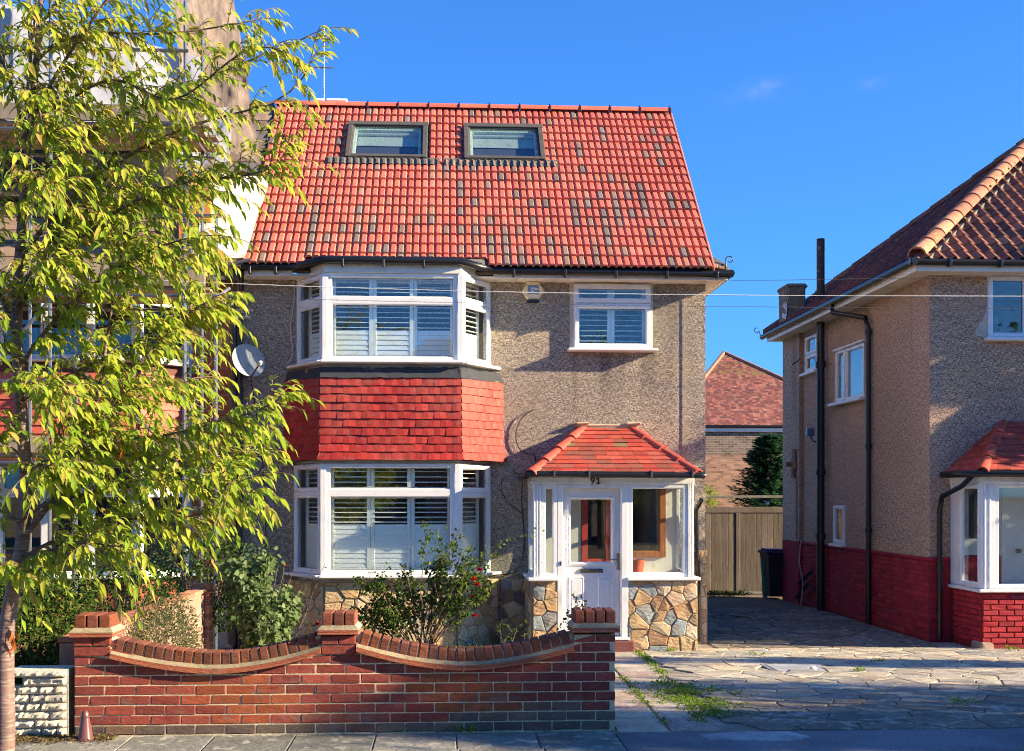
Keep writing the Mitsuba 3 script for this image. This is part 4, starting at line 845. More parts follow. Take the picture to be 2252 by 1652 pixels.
for x in np.arange(7.2, 10, .75): put(cb(x - .02, x + .02, 16.49, 16.6, 5.09, 5.2, .004), 'm_gloss', GUT, ng, 'bracket')
# pipes on the side wall
put(join([tube([(6.98, 21.68, -.35), (6.98, 21.68, 5.02)], .075, 12)] + [tube([(6.98, 21.68, z), (6.98, 21.68, z + .12)], .095, 12) for z in (4.2, 2.2, 1.0)]), 'm_gloss', (.018, .017, .02), nb, 'soil_pipe', smooth=40)
put(tube([(6.98, 21.68, 5.0), (6.98, 21.68, 6.6)], .075, 12), 'm_old', (.06, .055, .05), nb, 'vent_pipe', smooth=40, label='tall dark vent pipe rising above the gutter')
put(join([tube([(6.68, 20.15, 5.12), (6.69, 20.12, 4.98), (6.98, 19.34, 4.78), (7.03, 19.32, 4.6), (7.03, 19.32, -.35)], .042, 10)] + [tube([(7.03, 19.32, z), (7.03, 19.32, z + .08)], .055, 10) for z in (4.5, 2.6, 1.2)]), 'm_gloss', GUT, nb, 'downpipe', smooth=40)
put(join([tube([(7.30, 16.0, 2.1), (7.28, 16.3, 1.95), (7.24, 16.88, 1.80), (7.22, 16.92, 1.6), (7.22, 16.92, -.3)], .038, 10), tube([(7.22, 16.92, .72), (7.22, 16.92, .8)], .05, 10)]), 'm_gloss', GUT, nb, 'downpipe', smooth=40)
put(join([cb(6.72, 7.12, 23.0, 23.6, 5.25, 5.98, .05, .006), cb(6.70, 7.15, 22.97, 23.63, 5.90, 6.02, .05, .01)]), 'm_old', (.20, .16, .12), nb, 'chimney_stump')
put((np.array([[6.71, 23.0 - .02 * q, 5.3 + .07 * q] for q in range(5)] + [[6.74 - .03 * (q % 2), 23.35 - .05 * q, 5.32 + .1 * q] for q in range(5)]), tri([[q, q + 1, q + 6, q + 5] for q in range(4)])), 'm_plain', (.55, .57, .6), nb, 'plastic_bag', label='scrap of pale plastic against the chimney stump')
put(tube([(6.66, 24.7, 5.2), (6.63, 24.7, 5.3)] + [(6.58 - .05 * math.cos(t), 24.7, 5.32 + .05 * math.sin(t)) for t in np.linspace(3.4, 8, 12)], .009, 5), 'm_gloss', (.05, .05, .06), nb, 'finial')
put(tube([(6.97, 22.93, 4.5), (6.8, 22.9, 4.38)], .012, 5), 'm_gloss', (.05, .03, .03), nb, 'overflow_pipe')
put(join([cb(6.83, 6.97, 22.0, 22.12, 2.94, 3.1, .02), tube([(6.9, 22.06, 2.94), (6.97, 22.06, 2.84), (7.08, 22.06, 2.84)], .018, 6)]), 'm_gloss', (.10, .15, .28), nb, 'wall_lamp')
# rusty streaked bracket on the chimney breast
put(join([cb(6.97, 7.022, 23.3, 23.5, 2.35, 2.75, .01), cb(6.94, 7.0, 23.34, 23.46, 2.18, 2.36, .01), cb(6.86, 6.98, 23.49, 23.56, 2.40, 2.5, .01)]), 'm_old', (.26, .15, .11), nb, 'broken_bracket')
put(join([cb(7.012, 7.022, 23.25, 23.37, .95, 2.2, .002)]), 'm_old', (.24, .12, .09), nb, 'rust_streak')
put(join([tube([(6.95, 22.8, .95), (6.85, 22.6, .55), (6.9, 22.5, .1), (6.84, 22.45, -.3)], .014, 5)]), 'm_plain', (.32, .30, .28), nb, 'hose')
# porch of the neighbour
QX0, QX1 = 7.42, 9.60
nrf = hiproof(nb, 'porch_roof', 7.33, 9.72, 15.80, 2.16, 8.20, 8.75, 17.0, 2.90, 8, 'm_old', [(.41, .065, .045), (.37, .055, .04), (.36, .07, .05)], (.46, .085, .06), 9)
put(tube([(7.27, 16.95, 2.115), (7.28, 15.80, 2.115), (9.8, 15.80, 2.11)], .05, 10), 'm_gloss', GUT, nrf, 'gutter', smooth=40)
put(cb(8.02, 8.06, 15.735, 15.83, 2.03, 2.1, .006), 'm_gloss', GUT, nrf, 'gutter_bracket')
QF = frame_m((QX0, 16.0), (QX1, 16.0)); QS = frame_m((QX0, 17.0), (QX0, 16.0)); LQ = QX1 - QX0
npz = put(join([xf(join([cb(0, LQ, -.02, .05, 1.985, 2.10, .006), cb(0, .19, -.006, .07, .52, 1.985, .01), cb(.03, .055, -.02, -.006, .52, 1.985, .005), cb(.10, .125, -.02, -.006, .52, 1.985, .005), ring(.19, 1.4, .52, 1.985, FIX), ring(1.4, LQ, .52, 1.985, FIX)]), QF), xf(join([cb(0, 1.02, -.02, .05, 1.985, 2.10, .006), ring(.30, .98, .52, 1.985, SASH), cb(0, .29, 0, .07, .52, 1.985, .01), cb(.02, .05, -.015, 0, .52, 1.985, .005)]), QS)]), 'm_upvc', WHITE, nb, 'porch')
for M_, a, b in ((QF, .25, 1.34), (QF, 1.46, LQ - .06), (QS, .37, .91)): put(xf(flat([(a, .04, .58), (b, .04, .58), (b, .04, 1.93), (a, .04, 1.93)]), M_), 'm_glass', None, npz, 'pane')
put(join([cb(QX0 - .06, QX1 + .06, 15.93, 16.12, .468, .515, .012), cb(QX0 - .06, QX0 + .12, 16.122, 17, .468, .515, .012)]), 'm_upvc', WHITE, npz, 'sill')
nbase = put(join([bx(QX0 + .02, QX1, 16.03, 16.2, -.45, .466), bx(QX0 + .02, QX0 + .14, 16.2, 16.98, -.45, .466)]), 'm_plain', (.24, .018, .025), nb, 'porch_base')
put(cb(QX0 - .03, QX0 + .16, 15.96, 16.3, -.45, -.22, .03, .006), 'm_grain', (.34, .25, .2), nb, 'footing')
for r in range(9):
    z = -.24 + r * .077; x = QX0 + .02 + (.0 if r % 2 else -.11)
    while x < QX1:
        a, b = max(x + .005, QX0 + .02), x + .22; x += .225
        if b - a > .05 and not (r == 8 and 7.75 < a < 8.3): put(cb(a, b, 16.008, 16.04, z, z + .066, .009, .0025), 'm_plain', pick([RP, (.36, .025, .035), (.31, .02, .03)]), nbase, 'brick')
    y = 16.05 + (.11 if r % 2 else 0)
    while y < 16.95: put(cb(QX0, QX0 + .03, y + .005, min(y + .22, 16.97), z, z + .066, .008, .002), 'm_plain', pick([RP, (.34, .025, .04)]), nbase, 'brick'); y += .225
put(join([cb(7.84, 8.15, 16.0, 16.03, .375, .44, .004), cb(7.88, 8.11, 15.99, 16.0, .39, .425, .003)]), 'm_plain', (.20, .03, .06), nbase, 'air_brick')
ID = frame_m((8.16, 16.97), (9.0, 16.97))
nd = put(xf(join([ring(0, .84, -.1, 1.98, [(0, 0), (0, -.03), (.06, -.03), (.06, 0)]), bx(.06, .78, -.002, .03, -.1, 1.95)]), ID), 'm_upvc', (.62, .68, .70), nb, 'front_door')
put(xf(tube([(.25, -.002, 1.0), (.25, -.06, 1.0)], .035, 10), ID), 'm_gloss', (.03, .03, .03), nd, 'knob')
put(join([bx(7.5, 8.155, 16.955, 16.988, .94, 1.18), bx(7.98, 8.155, 16.953, 16.987, 1.18, 2.0), bx(7.5, 7.55, 16.954, 16.986, 1.18, 2.0)]), 'm_upvc', (.55, .62, .63), nb, 'inner_frame')
put(bx(7.5, 8.155, 16.95, 16.985, -.3, .935), 'm_plain', (.30, .022, .035), nb, 'inner_plinth')
put(bx(7.55, 7.98, 16.962, 16.98, 1.18, 2.0), 'm_gloss', (.015, .02, .018), nb, 'inner_pane')
put(xf(cobble([(7.80, 4.16), (7.965, 4.14), (7.965, 4.62), (7.93, 4.5), (7.90, 4.40), (7.84, 4.32), (7.78, 4.24)], .006, .004, .001), [[1, 0, 0, 0], [0, 0, -1, 16.998], [0, 1, 0, 0], [0, 0, 0, 1]]), 'm_grain', (.50, .47, .40), nb, 'cement_patch')

# ---------------------------------------------------------------- behind: gates, bin, conifer, the far house
fe = thing('side_gates', 'pair of weathered wooden side gates at the end of the drive', 'gate')
FY = 25.6; x = 3.9; k = 0
gzb = -.33
while x < 7.9:
    wd = .125; z1 = 1.56 + .012 * math.sin(k * 2.1); gate = 0 if x < 5.12 else 1
    if 5.10 < x < 5.3:
        put(cb(5.12, 5.24, FY - .06, FY + .06, gzb, 1.78, .01), 'm_wood', (.14, .11, .085), fe, 'post'); x = 5.301; continue
    put(cb(x + .003, x + wd - .003, FY - .01, FY + .012, gzb + .05, z1, .004, .001), 'm_wood', pick([(.14, .115, .095), (.115, .098, .082), (.165, .135, .108), (.13, .108, .09)]), fe, 'board'); x += wd; k += 1
put(join([cb(3.9, 5.1, FY - .028, FY - .011, 1.44, 1.57, .006), cb(5.3, 7.7, FY - .028, FY - .011, 1.44, 1.57, .006), cb(6.35, 6.44, FY - .029, FY - .011, gzb + .06, 1.44, .006)]), 'm_wood', (.145, .12, .10), fe, 'rail')
put(cb(3.6, 7.9, FY + .3, FY + .36, 1.76, 1.82, .01), 'm_wood', (.2, .19, .16), fe, 'top_bar')
put(join([tube([(5.27, FY - .05, .55), (5.27, FY - .05, .75)], .03, 6), cb(5.25, 5.29, FY - .05, FY - .01, 1.7, 1.74, .004)]), 'm_gloss', (.03, .03, .03), fe, 'latch')
wb = thing('wheelie_bin', 'dark wheelie bin standing in the shade by the gates', 'bin')
def frus(x0, x1, y0, y1, z0, z1, tx, ty):
    v = np.array([[x0, y0, z0], [x1, y0, z0], [x1, y1, z0], [x0, y1, z0], [x0 - tx, y0 - ty, z1], [x1 + tx, y0 - ty, z1], [x1 + tx, y1 + ty, z1], [x0 - tx, y1 + ty, z1]]); return v, tri([[0, 1, 2, 3], [4, 5, 6, 7], [0, 1, 5, 4], [1, 2, 6, 5], [2, 3, 7, 6], [3, 0, 4, 7]])
put(frus(6.75, 7.22, 24.3, 24.85, -.29, .60, .05, .06), 'm_plain', (.02, .022, .035), wb, 'body'); put(join([cb(6.65, 7.32, 24.22, 24.95, .60, .66, .03), cb(6.72, 7.28, 24.28, 24.93, .655, .70, .03)]), 'm_plain', (.03, .03, .075), wb, 'lid'); put(tube([(6.8, 24.96, .63), (7.2, 24.96, .63)], .025, 8), 'm_gloss', (.02, .02, .03), wb, 'handle')
for x in (6.76, 7.2): put(tube([(x - .025, 24.78, -.22), (x + .025, 24.78, -.22)], .1, 14), 'm_gloss', (.015, .015, .015), wb, 'wheel')
one('green_post', 'green plastic post leaning against the wheelie bin', 'post', tube([(6.62, 24.2, -.3), (6.60, 24.3, .5)], .05, 8), 'm_plain', (.04, .16, .10))
one('timber_offcut', 'pale timber offcut lying on the shaded drive', 'timber', tube([(5.05, 20.8, -.30), (5.3, 20.3, -.30)], .018, 4), 'm_wood', (.45, .38, .28))
for k, (a, b) in enumerate((((6.95, 22.9, .1), (6.95, 22.1, .38)), ((6.93, 23.0, -.2), (6.93, 22.3, .12)))): one('plank', ('upper' if k == 0 else 'lower') + ' of two dark planks leaning on the red plinth by the bin', 'plank', tube([a, b], .05, 4), 'm_wood', (.05, .035, .035))
fh = thing('far_house', 'brick house with a red tile-hung gable end seen between the two houses', 'house')
HY = 38.0
def fx(u): return (u - 1126) / 2600 * HY + HY * math.tan(YAW)
a0, a1 = 7.0, 15.5; zE = 1.80 + (1092 - 940) / 2600 * HY; zA = 6.85; xa = 9.8; eL, eR = 7.1, 14.5
put(bx(a0, a1, HY, HY + 8, -.6, zE - .05), 'm_farbrick', (.34, .19, .13), fh, 'wall')
put(cb(a0 - .2, a1 + .2, HY - .10, HY - .0, zE - .12, zE + .02, .01), 'm_upvc', (.7, .74, .8), fh, 'fascia'); put(bx(a0 - .2, a1, HY - .2, HY - .1, zE + .02, zE + .09), 'm_gloss', GUT, fh, 'gutter')
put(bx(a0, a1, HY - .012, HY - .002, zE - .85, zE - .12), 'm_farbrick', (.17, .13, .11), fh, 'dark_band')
# hipped tile roof face towards us: ridge end at xa, slopes fall to both sides
hp = put((np.array([[eL, HY - .12, zE], [eR, HY - .12, zE], [xa, HY + 3.3, zA]]) + [0, .05, -.03], np.array([[0, 1, 2]])), 'm_plain', (.12, .05, .04), fh, 'roof')
items = []
slope_t = (zA - zE) / 3.3
for r in range(42):
    z = zE + r * (zA - zE) / 42; yy = HY - .12 + (z - zE) / slope_t; w0 = xa - (xa - eL) * (1 - r / 42); w1 = xa + (eR - xa) * (1 - r / 42)
    x = w0 + (.08 if r % 2 else 0)
    while x < w1 - .05:
        if 8.0 < x < 12.4:
            c = pick([(.22, .075, .06), (.17, .06, .05), (.27, .10, .075), (.13, .055, .05), (.29, .13, .095)])
            if z > zA - .9 and rng.random() < .4: c = np.array([.20, .125, .05])
            h = (zA - zE) / 42; q = .02 + rng.normal(0, .004)
            v = np.array([[x, yy - q, z], [x + .12, yy - q, z], [x + .12, yy + h / slope_t, z + h + .01], [x, yy + h / slope_t, z + h + .01], [x, yy - q + .02, z], [x + .12, yy - q + .02, z]])
            items.append((1, (v, tri([[0, 1, 2, 3], [4, 5, 1, 0]])), c))
        x += .124
me, uv = joinc([i[1] for i in items], [i[2] for i in items]); put(me, 'm_roof', None, hp, 'tile_field', uv=uv, stuff=True)
A_, B_, C_ = np.array([xa, HY - .1 + 3.3, zA + .02]), np.array([eL, HY - .1, zE + .05]), np.array([eR, HY - .1, zE + .05])
put(join([tube([B_, A_], .07, 8), tube([C_, A_], .07, 8)]), 'm_roof', (.30, .14, .10), hp, 'hip_tiles')
gs = thing('garage', 'corner of a pale garage roof with white gutter beside the conifer', 'garage')
put((np.array([[9.35, 33.2, 2.45], [13, 33.2, 2.45], [13, 36, 3.3], [10.0, 36, 3.3], [9.35, 33.3, 2.35]]), tri([[0, 1, 2, 3]])), 'm_plain', (.55, .42, .25), gs, 'roof'); put(cb(9.25, 13, 33.0, 33.2, 2.30, 2.44, .03), 'm_upvc', WHITE, gs, 'gutter'); put(bx(9.6, 13, 33.3, 36, -.6, 2.3), 'm_plain', (.6, .6, .58), gs, 'wall')

# overhead wires
wires = [('pale overhead wire, brightest and middle of the three wires', [(-2.9, 638 - 8), (-.0, 640), (8.6, 640)], .0042, (.70, .68, .64)), ('thin dark overhead wire, lowest of the three wires', [(-2.9, 659), (0, 666), (8.6, 668)], .003, (.10, .10, .11)), ('thin dark overhead wire rising from the eaves to the right house', [(4.0, 612), (6.0, 606), (9.0, 585)], .0035, (.10, .10, .11))]
def wz(v, Y): return EYE + (1092 - v) / 2600 * Y
for lab, pts, r, c in wires:
    Y = 13.5 if c[0] > .5 else 14.5
    p = [(x * Y / 17, Y, wz(v, Y)) for x, v in pts]
    if 'rising' in lab: p = [(4.0, 16.5, wz(612, 16.5)), (5.5, 16.2, wz(606, 16.2)), (8.8, 15.9, wz(590, 15.9)), (12, 15.5, wz(570, 15.5))]
    else: p = [(p[0][0] * 1.6 - .5, Y, p[0][2] + .06)] + p + [(p[-1][0] * 1.7, Y, p[-1][2] + .02)]
    one('overhead_wire', lab, 'wire', tube(spline(p, 40), r, 5), 'm_plain', c)
an = thing('television_aerial', 'thin television aerial standing behind the left end of the ridge', 'aerial')
put(tube([(-2.1, 20.6, 8.2), (-2.1, 20.6, 9.95)], .010, 6), 'm_metal', (.5, .5, .5), an, 'mast')
for z in (9.72, 9.22): put(tube([(-2.28, 20.6, z), (-1.95, 20.6, z)], .016, 6), 'm_metal', (.55, .55, .55), an, 'boom')
# ---------------------------------------------------------------- adjoining house under scaffolding, left
sh = thing('adjoining_house', 'adjoining brick house under repair behind the scaffolding on the left', 'house')
sw_ = sbox(-10, -.45, -2.965, 5.0).difference(sbox(-6.5, 3.66, -3.65, 4.86)).difference(sbox(-6.5, .72, -3.65, 2.25))
wl = put(extr(sw_, FM, .012, .26), 'm_grain', MORTAR, sh, 'wall')
for r in range(64):     # bare bricks between bay and downpipe, the rest of the wall is hidden
    z = .32 + r * .075; x = -3.62 + (.1 if r % 2 else 0)
    if z > 4.9: break
    while x < -3.03:
        a, b = x + .005, min(x + .215, -3.0); x += .225
        if b - a > .04: put(cb(a, b, 17.0 + rng.normal(0, .003), 17.03, z, z + .065, .006, .002), 'm_brick', pick([(.34, .10, .05), (.28, .075, .04), (.40, .14, .07), (.22, .07, .05)]), wl, 'brick')
put(cb(-3.09, -2.985, 16.985, 17.01, -.3, 4.9, .008), 'm_wood', (.22, .14, .08), sh, 'batten')
room(-7, -3.3, 17.27, 20.5, 3.2, 4.94, sh); room(-7, -3.3, 17.27, 20.5, .2, 2.5, sh)
fa, fb, wa, wbx = -6.05, -4.16, -6.62, -3.60
for (zb, zt, tr) in ((3.665, 4.86, 4.49), (.725, 2.25, 1.85)):
    for k, (p, q) in enumerate((((wa, Y0), (fa, 16.3)), ((fa, 16.3), (fb, 16.3)), ((fb, 16.3), (wbx, Y0)))):
        L = math.dist(p, q); M = frame_m(p, q)
        li = [(.04, L - .04, zb, tr, FIX), (.04, L - .04, tr, zt, FIX)] if k != 1 else [(.04 + j * (L - .08) / 3, .04 + (j + 1) * (L - .08) / 3, z0, z1, FIX) for j in range(3) for z0, z1 in ((zb, tr), (tr, zt))]
        window(sh, M, li, cb(-.1, L + .1, -.12, .2, zb - .045, zb - .004, .012), 'bay_window', post=[(-.03, .038, 0, .07, zb, zt), (L - .038, L + .03, 0, .07, zb, zt)])
        if zb > 2:
            for r in range(10):
                z0 = 2.30 + r * .116
                e = np.r_[0, np.arange(.17 + (.085 if r % 2 else 0), L - .06, .17), L]
                for i in range(len(e) - 1):
                    t0, t1 = -.024 - flare(z0) * .6, -.008
                    v = np.array([[e[i] + .001, t0, z0], [e[i + 1] - .001, t0 + rng.normal(0, .002), z0], [e[i + 1] - .001, t1, z0 + .14], [e[i] + .001, t1, z0 + .14], [e[i] + .001, t0 + .013, z0], [e[i + 1] - .001, t0 + .013, z0]])
                    if k == 0 : continue
                    put(xf((v, tri([[0, 1, 2, 3], [4, 5, 1, 0]])), M), 'm_roof', pick([(.46, .10, .07), (.42, .085, .06), (.5, .12, .08)]), f'{sh}__bay_apron', 'tile')
def slab4b(z0, z1, yf=16.3): 
    m = trimesh.creation.extrude_polygon(Polygon([(wa, Y0), (fa, yf), (fb, yf), (wbx, Y0), (wbx, 17.2), (wa, 17.2)]), z1 - z0, engine='earcut'); v = np.array(m.vertices); v[:, 2] += z0; return v, np.array(m.faces)
put(slab4b(2.3, 3.6, 16.305), 'm_plain', (.12, .05, .04), sh, 'bay_apron', key=f'{sh}__bay_apron')
put(slab4b(-.4, .67, 16.34), 'm_brick', (.28, .08, .05), sh, 'bay_base'); put(slab4b(4.865, 5.0, 16.25), 'm_plain', (.30, .25, .2), sh, 'bay_fascia')
# bare roof: boards and battens, no tiles yet
ro = put(xf(bx(-10, X0 - .02, -.05, SL, -.05, .0), RM), 'm_wood', (.19, .14, .115), sh, 'roof')
for k in range(14): put(xf(bx(-10, X0 - .03, .1 + k * .33, .1 + k * .33 + .3, .001, .014 + .003 * (k % 2)), RM), 'm_wood', pick([(.20, .15, .12), (.15, .115, .10), (.26, .19, .14), (.13, .12, .125)]), ro, 'board')
put(bx(-10, -2.88, 16.56, 16.6, 4.8, 4.97), 'm_wood', (.10, .08, .07), sh, 'fascia')
put(join([bx(-3.62, -3.4, 16.30, 16.44, 5.3, 6.2), bx(-3.36, -3.2, 16.32, 16.44, 5.55, 6.0)]), 'm_wood', (.55, .24, .06), sh, 'new_timber', label='fresh orange timber boards on the bare roof')
dm = put(bx(-6.6, -3.75, 17.3, 20, 6.1, 7.4), 'm_wood', (.12, .10, .09), sh, 'dormer')
for q in (-6.5, -4.95): put(bx(q, q + .9, 17.27, 17.3, 6.25, 7.2), 'm_plain', (.035, .035, .04), sh, 'dormer_opening')
put(join([cb(-6.75, -3.6, 17.1, 17.4, 7.4, 7.52, .01), bx(-6.7, -3.65, 17.4, 20, 7.5, 7.56)]), 'm_plain', (.30, .31, .33), sh, 'dormer_roof')

# ---------------------------------------------------------------- scaffolding
sf = thing('scaffolding', 'tall tube scaffolding with board platforms in front of the adjoining house', 'scaffolding')
GAL = (.27, .28, .29)
def tb(p, q): put(tube([p, q], .0245, 8), 'm_metal', GAL, sf, 'tube', smooth=40)
for x in (-3.27, -4.92, -6.6, -8.2):
    for y in (15.0, 16.05): tb((x, y, -.33), (x + .02, y, 9.4 if x < -4 else 8.0))
tb((-3.05, 15.9, -.33), (-3.04, 15.9, 5.6)); tb((-5.16, 15.0, -.33), (-5.15, 15.0, 9.0)); tb((-4.62, 15.0, .2), (-4.62, 15.0, 3.2)); tb((-3.42, 16.1, .6), (-3.42, 16.1, 6.4))
for z in (2.22, 4.30, 6.35):
    for y in (14.95, 16.1): tb((-9.5, y, z), (-2.60 if z < 5 else -3.1, y, z))
    for x in (-3.2, -4.85, -6.5, -8.1): tb((x, 14.7, z + .055), (x, 16.7, z + .055))
    for k in range(5): put(cb(-9.3, -2.95 - .12 * (k % 2), 15.0 + k * .225, 15.0 + k * .225 + .215, z + .08, z + .118, .006), 'm_wood', pick([(.34, .26, .17), (.28, .21, .15), (.38, .28, .18)]), sf, 'board')
    put(cb(-9.3, -3.0, 14.955, 14.99, z + .12, z + .33, .006), 'm_wood', (.26, .21, .16), sf, 'toe_board')
    tb((-9.5, 14.93, z + 1.0), (-2.8 if z < 5 else -3.2, 14.93, z + 1.0))
tb((-4.75, 14.9, 3.55), (-3.1, 14.9, 2.15)); tb((-4.9, 16.2, 2.4), (-3.2, 16.2, 4.2)); tb((-6.5, 14.9, 2.3), (-4.9, 14.9, 4.2)); tb((-8.2, 14.9, 4.4), (-6.6, 14.9, 6.3))
tb((-3.4, 15.75, 4.42), (-2.66, 15.75, 4.42)); tb((-3.3, 15.65, 4.14), (-2.56, 15.65, 4.14)); tb((-3.5, 16.3, 2.14), (-2.9, 16.3, 2.14)); tb((-3.2, 15.5, 4.2), (-2.85, 15.8, 4.55)); tb((-2.9, 15.5, 4.15), (-2.72, 15.6, 4.4))
tb((-3.2, 16.3, 4.9), (-2.66, 16.3, 5.03))
for x, y, z in [(-3.27, 15, 2.22), (-3.27, 15, 4.3), (-4.92, 15, 2.22), (-4.92, 15, 4.3), (-3.27, 15, 3.22), (-4.92, 15, 3.22), (-2.9, 15.65, 4.14), (-2.85, 15.75, 4.42), (-3.05, 15.9, 2.25)]: put(cb(x - .045, x + .045, y - .07, y + .01, z - .045, z + .045, .015), 'm_metal', (.35, .34, .33), sf, 'coupler')
# sheets
def sheet(quad, nu, nv, amp, f, sd, thick=.006):
    q = np.array(quad, float); u, v = np.meshgrid(np.linspace(0, 1, nu), np.linspace(0, 1, nv)); u, v = u.ravel()[:, None], v.ravel()[:, None]
    P = q[0] * (1 - u) * (1 - v) + q[1] * u * (1 - v) + q[2] * u * v + q[3] * (1 - u) * v
    n = np.cross(q[1] - q[0], q[3] - q[0]); n /= np.linalg.norm(n); h = meshkit.fbm(P * [f, f * .4, f * .5], 4, sd) - .5; e = 1 - .7 * np.maximum(0, np.abs(v - .5) * 2 - .8) / .2
    P = P + n * (h[:, None] * amp * e) + np.array([0, 0, -1]) * .05 * np.sin(u * PI) * (v > .9)
    i, j = np.meshgrid(np.arange(nv - 1), np.arange(nu - 1), indexing='ij'); F = tri(np.stack([i * nu + j, i * nu + j + 1, (i + 1) * nu + j + 1, (i + 1) * nu + j], -1).reshape(-1, 4))
    return np.vstack([P, P - n * thick]), np.vstack([F, F + len(P)])
one('plastic_sheet', 'white plastic sheet draped over the edge of the red tiled roof', 'sheet', sheet([(-3.45, 16.30, 5.02), (-2.74, 16.30, 5.06), (-2.60, 17.9, 6.62), (-3.35, 17.3, 6.5)], 26, 30, .20, 2.4, 3), 'm_sheet', (.80, .79, .77), smooth=True)
one('plastic_sheet', 'translucent white sheeting hung behind the top of the street tree', 'sheet', sheet([(-6.8, 16.9, 7.2), (-3.55, 16.9, 6.55), (-3.45, 17.2, 8.1), (-6.9, 17.2, 9.0)], 40, 24, .22, 1.8, 5), 'm_sheet', (.62, .64, .68), smooth=True)
one('brown_tarpaulin', 'dirty brown tarpaulin hanging from the top of the scaffolding beside the ridge', 'tarpaulin', sheet([(-3.75, 17.2, 7.0), (-2.72, 17.6, 6.7), (-3.28, 17.6, 10.2), (-4.0, 17.2, 10.2)], 40, 60, .34, 2.6, 8), 'm_wood', (.215, .17, .145), smooth=True)
one('plastic_sheet', 'pale grey sheet folded over the scaffolding below the tarpaulin', 'sheet', sheet([(-3.7, 16.6, 6.35), (-3.0, 16.6, 6.45), (-3.0, 16.9, 7.3), (-3.8, 16.9, 7.35)], 20, 20, .2, 3, 9), 'm_sheet', (.55, .57, .60), smooth=True)
bn = thing('banner', 'turquoise site banner with white letters at the top of the scaffolding', 'banner')
put(cb(-7.4, -5.66, 14.86, 14.88, 7.92, 9.2, .004), 'm_plain', (.10, .50, .50), bn, 'board')
nm = meshkit.text_mesh('co', .30, .004, bold=True); v = np.array(nm.vertices); put((np.stack([-5.64 + (v[:, 0] - v[:, 0].max()) - .09, 14.858 - v[:, 2], 8.19 + v[:, 1]], 1), np.array(nm.faces)), 'm_plain', (.80, .84, .84), bn, 'lettering')
one('sheeted_block', 'grey sheeted scaffold top below the turquoise banner', 'sheet', sheet([(-9, 15.1, 6.6), (-5.4, 15.1, 6.9), (-5.4, 15.1, 7.9), (-9, 15.1, 7.9)], 24, 12, .12, 2, 12), 'm_sheet', (.50, .53, .57), smooth=True)
# ---------------------------------------------------------------- plants
LC = {'cherry': ([(.38, .46, .055), (.47, .50, .07), (.25, .38, .045), (.54, .50, .11), (.52, .37, .11)], [5, 4, 4, 2, .7])}
def lw(u, v, Y):          # street tree is laid out on its own plane, metres from sizes read off the photo
    return np.array([(u - 980) / 2600 * Y, Y, EYE + (1092 - v) / 2600 * Y])
tree = thing('street_tree', 'young street tree with drooping yellow-green leaves in front of the scaffolding', 'tree')
TY = 8.25
def path(pts, dy):
    n = len(pts); return np.array([lw(u, v, TY) + [0, dy * (i / (n - 1)) ** 1.2, 0] for i, (u, v) in enumerate(pts)])
trunk = path([(30, 1690), (34, 1500), (40, 1340), (60, 1230), (72, 1080), (60, 900), (50, 700), (60, 480), (80, 230), (100, -60), (110, -300)], .15)
tr = spline(trunk, 60); h = np.linspace(0, 1, 60)
put(tube(tr, np.where(h < .18, .062 - .05 * h, .052 * (1 - h) ** .8 + .006), 14), 'm_bark', (.165, .105, .095), tree, 'trunk', smooth=True)
